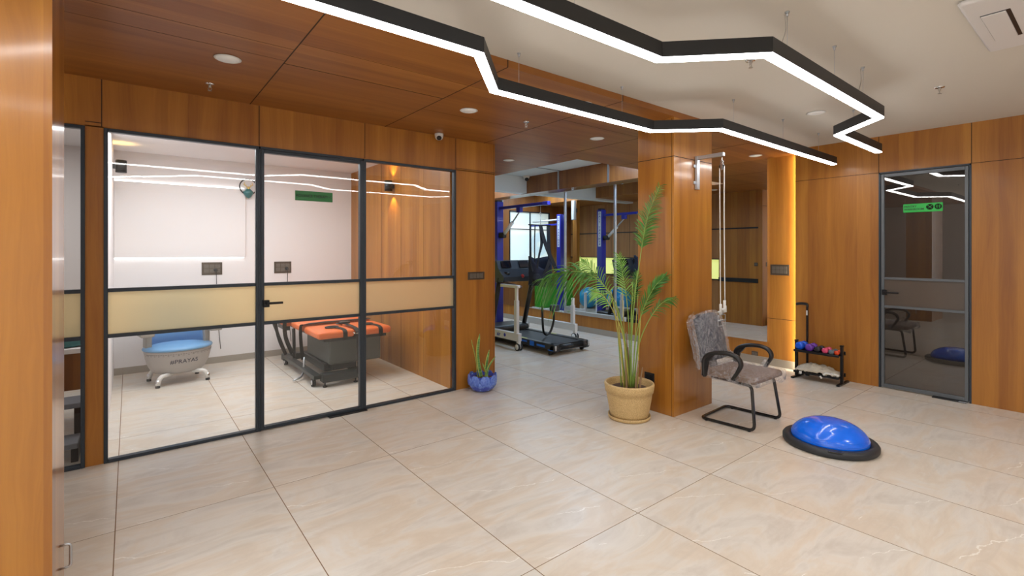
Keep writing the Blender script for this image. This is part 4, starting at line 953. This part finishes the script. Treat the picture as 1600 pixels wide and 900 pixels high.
ROPE = M('white_rope', (.72, .70, .66), .8)
for pts in ([(-.0, -.287, -.125), (-.006, -.29, -.7), (-.012, -.30, -1.38)], [(.0, -.243, -.125), (.004, -.245, -.8), (.003, -.25, -1.44)]): MB().tube(spline(pts, 8), .0048, 8).build('rope', ROPE, pl)
for (a, b, r) in (((-.02, -.30, -1.36), (-.02, -.30, -1.47), .012), ((.004, -.25, -1.40), (.004, -.25, -1.50), .012)):
    mb = MB(); mb.cyl(a, b, r, 12); mb.cyl((a[0] - .035, a[1], b[2] + .03), (a[0] + .03, a[1] + .01, b[2] + .02), .009, 10); mb.cyl((a[0] + .02, a[1], b[2] + .06), (a[0] + .025, a[1], b[2] + .0), .008, 10); mb.build('rope_grip', WPLAST, pl)
mb = MB(); mb.tube(arc([(-.06, -.26, -1.50), (.07, -.26, -1.50), (.07, -.26, -1.60), (-.06, -.26, -1.60)], .006, closed=True), .003, 6, closed=True); mb.tube([(-.06, -.26, -1.55), (.07, -.26, -1.55)], .008, 8); mb.tube([(-.0, -.30, -1.46), (0, -.26, -1.50)], .003, 6); mb.build('stirrup', STEEL, pl)

# ================================================================= GYM
BLUEM = M('royal_blue_enamel', (.015, .025, .36), .35, .0, coat=.4); OFFW = M('off_white_enamel', (.66, .66, .65), .4, coat=.3)
tm = empty('treadmill', (5.19, 6.0, 0), label='black treadmill with blue stripes standing in front of the mirror wall', cat='treadmill')
MB().box((-.27, -.80, .135), (.27, .75, .150), .004).build('belt', M('treadmill_belt', (.012, .013, .016), .6), tm)
for s_ in (1, -1):
    MB().box((s_ * .27, -.82, .07), (s_ * .36, .80, .165), .012).build('side_rail', BLACK, tm)
    mb = MB(); mb.cyl((s_ * .365, -.83, .095), (s_ * .25, -.83, .095), .052, 20); mb.box((s_ * .25, -.87, .05), (s_ * .365, -.72, .165), .02); mb.build('end_cap', BLACK, tm)
    MB().box((s_ * .358, -.885, .08), (s_ * .33, -.868, .15), .004).build('cap_trim', STEEL, tm)
    MB().box((s_ * .30, -.2, .1655), (s_ * .33, -.05, .167)).build('warning_label', M('yellow_label', (.6, .6, .08), .5), tm)
    mb = MB(); mb.tube([(s_ * .36, .72, .12), (s_ * .36, .44, 1.08)], .035, 8, flat=1.3); mb.build('upright', BLACK, tm)
    mb = MB(); mb.tube(arc([(s_ * .36, .45, 1.02), (s_ * .37, .1, .99), (s_ * .37, -.12, .96)], .08), .022, 10); mb.build('handrail', M('handrail_brown', (.10, .06, .05), .4), tm)
MB().cyl((-.25, -.83, .10), (.25, -.83, .10), .04, 18).build('rear_roller', BLACKM, tm)
MB().box((-.25, -.86, .07), (.25, -.845, .10), .003).build('rear_bar', STEEL, tm)
mb = MB(); mb.box((-.38, .55, .05), (.38, 1.05, .25), .05, 4); mb.build('motor_cover', BLACK, tm)
SB = M('treadmill_blue', (.01, .14, .62), .4)
for y0, y1, z0, z1 in ((-.42, -.32, .085, .155), (-.66, -.48, .10, .13), (-.25, -.06, .12, .145)): MB().box((-.363, y0, z0), (-.359, y1, z1)).build('blue_decal', SB, tm)
MB().box((-.372, -.85, .075), (-.366, -.74, .083)).build('blue_decal', SB, tm)
CONS = M('console_grey', (.035, .045, .06), .45)
mb = MB(); mb.prism([(.30, 1.02), (.52, 1.00), (.60, 1.34), (.50, 1.37), (.44, 1.22), (.28, 1.10)], -.40, .40, axis='X', bev=.012); mb.build('console', CONS, tm)
for x in (-.22, .16): MB().box((x - .10, -.01, -.06), (x + .10, .0, .06), .004, xf=Matrix.Translation((0, .462, 1.30)) @ Matrix.Rotation(radians(-22), 4, 'X')).build('display', M('display_black', (.01, .012, .02), .1), tm)
for x in (-.27, .27): MB().lathe([(.05, 0), (.055, .01), (.055, .05), (.048, .05), (.048, .015), (.01, .012)], 20, (x, .37, 1.13)).build('cup_holder', BLACK, tm)
MB().cyl((0, .30, 1.10), (0, .28, 1.115), .03, 16).build('stop_button', M('red_button', (.6, .03, .02), .4), tm)
for x in (-.33, .33): MB().cyl((x - .02, -.75, .03), (x + .02, -.75, .03), .03, 14).build('foot_wheel', BLACK, tm)
# body weight support frame
gt = empty('gait_trainer', (5.3, 7.12, 0), label='blue post gait trainer frame with white base legs around the treadmill', cat='gait trainer')
MB().box((-.07, -.06, .0), (.07, .08, 2.42), .006).build('column', BLUEM, gt)
MB().box((-.055, -.045, 2.42), (.055, .065, 2.45), .004).build('column_cap', BLACK, gt)
def gait_label(root, dx=0):
    o = MB().box((.0705 + dx, -.035, 1.62), (.0725 + dx, .04, 2.38)).build('label_plate', M('label_white', (.75, .80, .88), .4), root)
    text('lettering', '\n'.join('GAIT TRAINER'), .062, M('label_blue', (.01, .02, .25), .5), o, (.0735 + dx, .0025, 2.0), (pi / 2, 0, pi / 2), line=.98, bold=.0015)
gait_label(gt)
MB().box((-.03, -1.32, 2.275), (.03, -.06, 2.325), .004).build('boom_arm', BLUEM, gt)
MB().box((-.034, -1.36, 2.270), (.034, -1.24, 2.33), .004).build('boom_end', M('bright_blue', (.05, .06, .55), .35), gt)
MB().box((-.035, -.66, 2.19), (.035, -.56, 2.28), .006).build('boom_bracket', BLUEM, gt)
mb = MB(); mb.cyl((0, -.61, 2.20), (0, -.36, 1.98), .014, 12, mat=1); mb.cyl((0, -.42, 2.03), (0, -.14, 1.80), .030, 16, mat=0); mb.box((-.045, -.20, 1.76), (.045, -.05, 1.86), .02, mat=2); mb.build('actuator', [WPLAST, STEEL, BLACK], gt)
for x, zt, ye, h in ((-.60, .26, -1.36, .70), (.75, .27, -1.24, .44)):
    MB().box((x - .035, ye, zt - .12), (x + .035, .08, zt), .006).build('base_leg', OFFW, gt)
    MB().box((x - .028, ye + .05, zt), (x + .028, ye + .115, zt + h * .72), .005).build('post', OFFW, gt)
    MB().box((x - .020, ye + .06, zt + h * .72), (x + .020, ye + .105, zt + h), .004).build('post_inner', WPLAST, gt)
    mb = MB(); 
    for dx in (-.026, .026): mb.cyl((x + dx - .014, ye + .03, .055), (x + dx + .014, ye + .03, .055), .055, 24, mat=0); mb.cyl((x + dx - .016, ye + .03, .055), (x + dx + .016, ye + .03, .055), .043, 24, mat=1)
    mb.box((x - .025, ye, .06), (x + .025, ye + .06, zt - .11), .01, mat=1); mb.build('caster', [RUBBER, WPLAST], gt)
MB().box((-.635, -1.33, .955), (-.565, -.90, 1.0), .006).build('side_grip', OFFW, gt)
MB().box((-.62, -1.335, .966), (-.58, -1.33, .99), .003).build('grip_end', STEEL, gt)
MB().box((-.60, .0, .06), (.75, .09, .15), .006).build('cross_beam', OFFW, gt)
text('lettering', 'air', .085, M('navy_print', (.02, .03, .35), .5), gt, (-.6355, -.86, .198), (pi / 2, 0, -pi / 2), bold=.002)
MB().cyl((-.6358, -1.02, .203), (-.635, -1.02, .203), .030, 6).build('blue_mark', M('navy_print2', (.02, .03, .40), .5), gt)
# harness hanging from the boom
hs = empty('walking_harness', (5.28, 5.96, 1.15), label='black walking harness vest hanging from the blue boom over the treadmill', cat='harness')
WEB = M('harness_black', (.012, .013, .018), .85); NAVY = M('harness_navy', (.018, .024, .05), .8)
mb = MB(); mb.tube([(0, -.02, 1.12), (0, -.02, 1.0)], .003, 6); mb.tube([(.0 + .016 * cos(a), -.02, .985 + .022 * sin(a)) for a in [2 * pi * k / 16 for k in range(16)]], .004, 6, closed=True); mb.tube([(0, -.02, .96), (0, -.02, .80)], .003, 6); mb.build('chain', STEEL, hs)
MB().tube([(-.24, 0, .80), (.24, 0, .80)], .010, 8).build('spreader_bar', BLACKM, hs)
def hstrap(pts, wd, mat=WEB): strap(pts, wd, 'strap', hs, .006, mat, wv=(1, 0, .0), n=6)
hstrap([(-.03, -.05, .80), (.0, -.08, .62), (.08, -.10, .40), (.17, -.12, .22), (.26, -.13, .04)], .075)
hstrap([(-.03, -.04, .80), (-.04, -.08, .5), (-.12, -.12, .30), (-.16, -.12, .1)], .035)
hstrap([(.16, -.10, .30), (.05, -.13, .12), (-.02, -.13, .0)], .06)
hstrap([(.06, -.01, .62), (.02, -.03, .48), (-.02, -.03, .36)], .04)
hstrap([(.19, 0, .80), (.20, 0, .5), (.23, 0, .2), (.24, 0, .0)], .075)
hstrap([(-.20, 0, .80), (-.20, .0, .62), (-.19, 0, .2), (-.17, -.02, .05)], .035)
hstrap([(-.10, 0, .80), (-.11, 0, .5), (-.10, 0, .1), (-.06, -.03, -.08)], .02)
mb = MB(); N = 26; vs = []; fs = []
for j in range(9):
    v = j / 8
    for k in range(N):
        a = 2 * pi * k / N; z = -.18 + .46 * v; cut = .18 * max(0, -sin(a)) * v; r = .235 + .015 * sin(3 * a)
        vs.append((r * cos(a) + .06, .12 * sin(a) + .04, z - cut + .02 * cos(2 * a)))
for j in range(8):
    for k in range(N): fs.append((j * N + k, j * N + (k + 1) % N, (j + 1) * N + (k + 1) % N, (j + 1) * N + k))
mb.add(vs, fs, True); o = mb.build('vest', NAVY, hs); md = o.modifiers.new('s', 'SOLIDIFY'); md.thickness = .014; soft_noise(o, .02, 8)
mb = MB(); mb.ell((-.10, -.04, -.08), (.09, .07, .09), 16, 10); o = mb.build('strap_bundle', WEB, hs); soft_noise(o, .03, 14)
# U shaped strap over the belt
mb = MB(); mb.tube(spline([(5.12, 5.72, .66), (5.13, 5.72, .40), (5.17, 5.74, .24), (5.24, 5.75, .19), (5.32, 5.74, .24), (5.37, 5.72, .42), (5.36, 5.72, .60)], 8), .022, 10, flat=.7)
us = mb.build('support_handle', BLACK); tag(us, 'black U shaped sling loop hanging low above the treadmill belt', 'sling')
MB().box((5.31, 5.68, .56), (5.46, 5.76, .66), .012).build('grip_block', CONS, us)
# second trainer seen only in the mirror
g2 = empty('gait_trainer', (5.04, 8.67, 0), label='second blue lettered post, the one seen in the mirror left of the steel strip', cat='gait trainer')
MB().box((-.08, -.07, 0), (.08, .07, 2.42), .006).build('column', BLUEM, g2); gait_label(g2, .01)
MB().tube([(0, .05, 2.30), (0, 1.05, 2.28)], .022, 10).build('tube_arm', WPLAST, g2)
MB().box((-.02, .05, 2.16), (.02, 1.15, 2.20), .004).build('boom_arm', BLUEM, g2)
for x in (-.24, .4): MB().box((x - .03, -.6, .05), (x + .03, .6, .12), .005).build('base_leg', OFFW, g2)
MB().box((-.24, -.03, .04), (.4, .03, .10)).build('cross_beam', OFFW, g2)
gc = empty('green_cabinet', (4.2, 9.75, 0), label='low bright green cabinet under the gym window, seen in the mirror', cat='cabinet')
GRN = M('green_laminate', (.05, .38, .03), .4)
MB().box((-.6, -.15, 0), (.6, .18, .68), .004).build('body', GRN, gc)
for x in (-.3, .3): MB().box((x - .29, -.165, .03), (x + .29, -.151, .65), .003).build('door', GRN, gc)
for x, y, r, c_, lb in ((3.9, 7.8, .31, (.02, .28, .60), 'blue exercise ball on the gym floor, larger in the mirror'), (3.78, 8.9, .28, (.03, .33, .62), 'blue exercise ball farther back, reflected left of the palm stems')):
    tag(MB().ell((x, y, r), (r, r, r), 36, 24).build('exercise_ball', M('ball_blue', c_, .25, coat=.5)), lb, 'exercise ball')
wb = empty('wheeled_frame', (4.60, 7.64, -.07), label='white tubular walking frame reflected beside the blue ball', cat='walking frame')
for y in (-.20, .20):
    MB().box((-.04, y - .03, .07), (.62, y + .03, .13), .005).build('base_rail', OFFW, wb)
    for x in (.05, .45): MB().box((x - .025, y - .025, .13), (x + .025, y + .025, .62), .005).build('post', OFFW, wb)
MB().box((.02, -.22, .62), (.08, .22, .66), .005).build('cross_rail', OFFW, wb)
sk = empty('wall_speaker', (4.78, 8.44, 2.52), label='white column speaker on the gym wall seen in the mirror', cat='speaker')
MB().box((0, -.05, -.24), (.09, .05, .24), .02).build('housing', WPLAST, sk); MB().box((-.04, -.04, -.05), (0, .04, .05)).build('bracket', BLACK, sk)
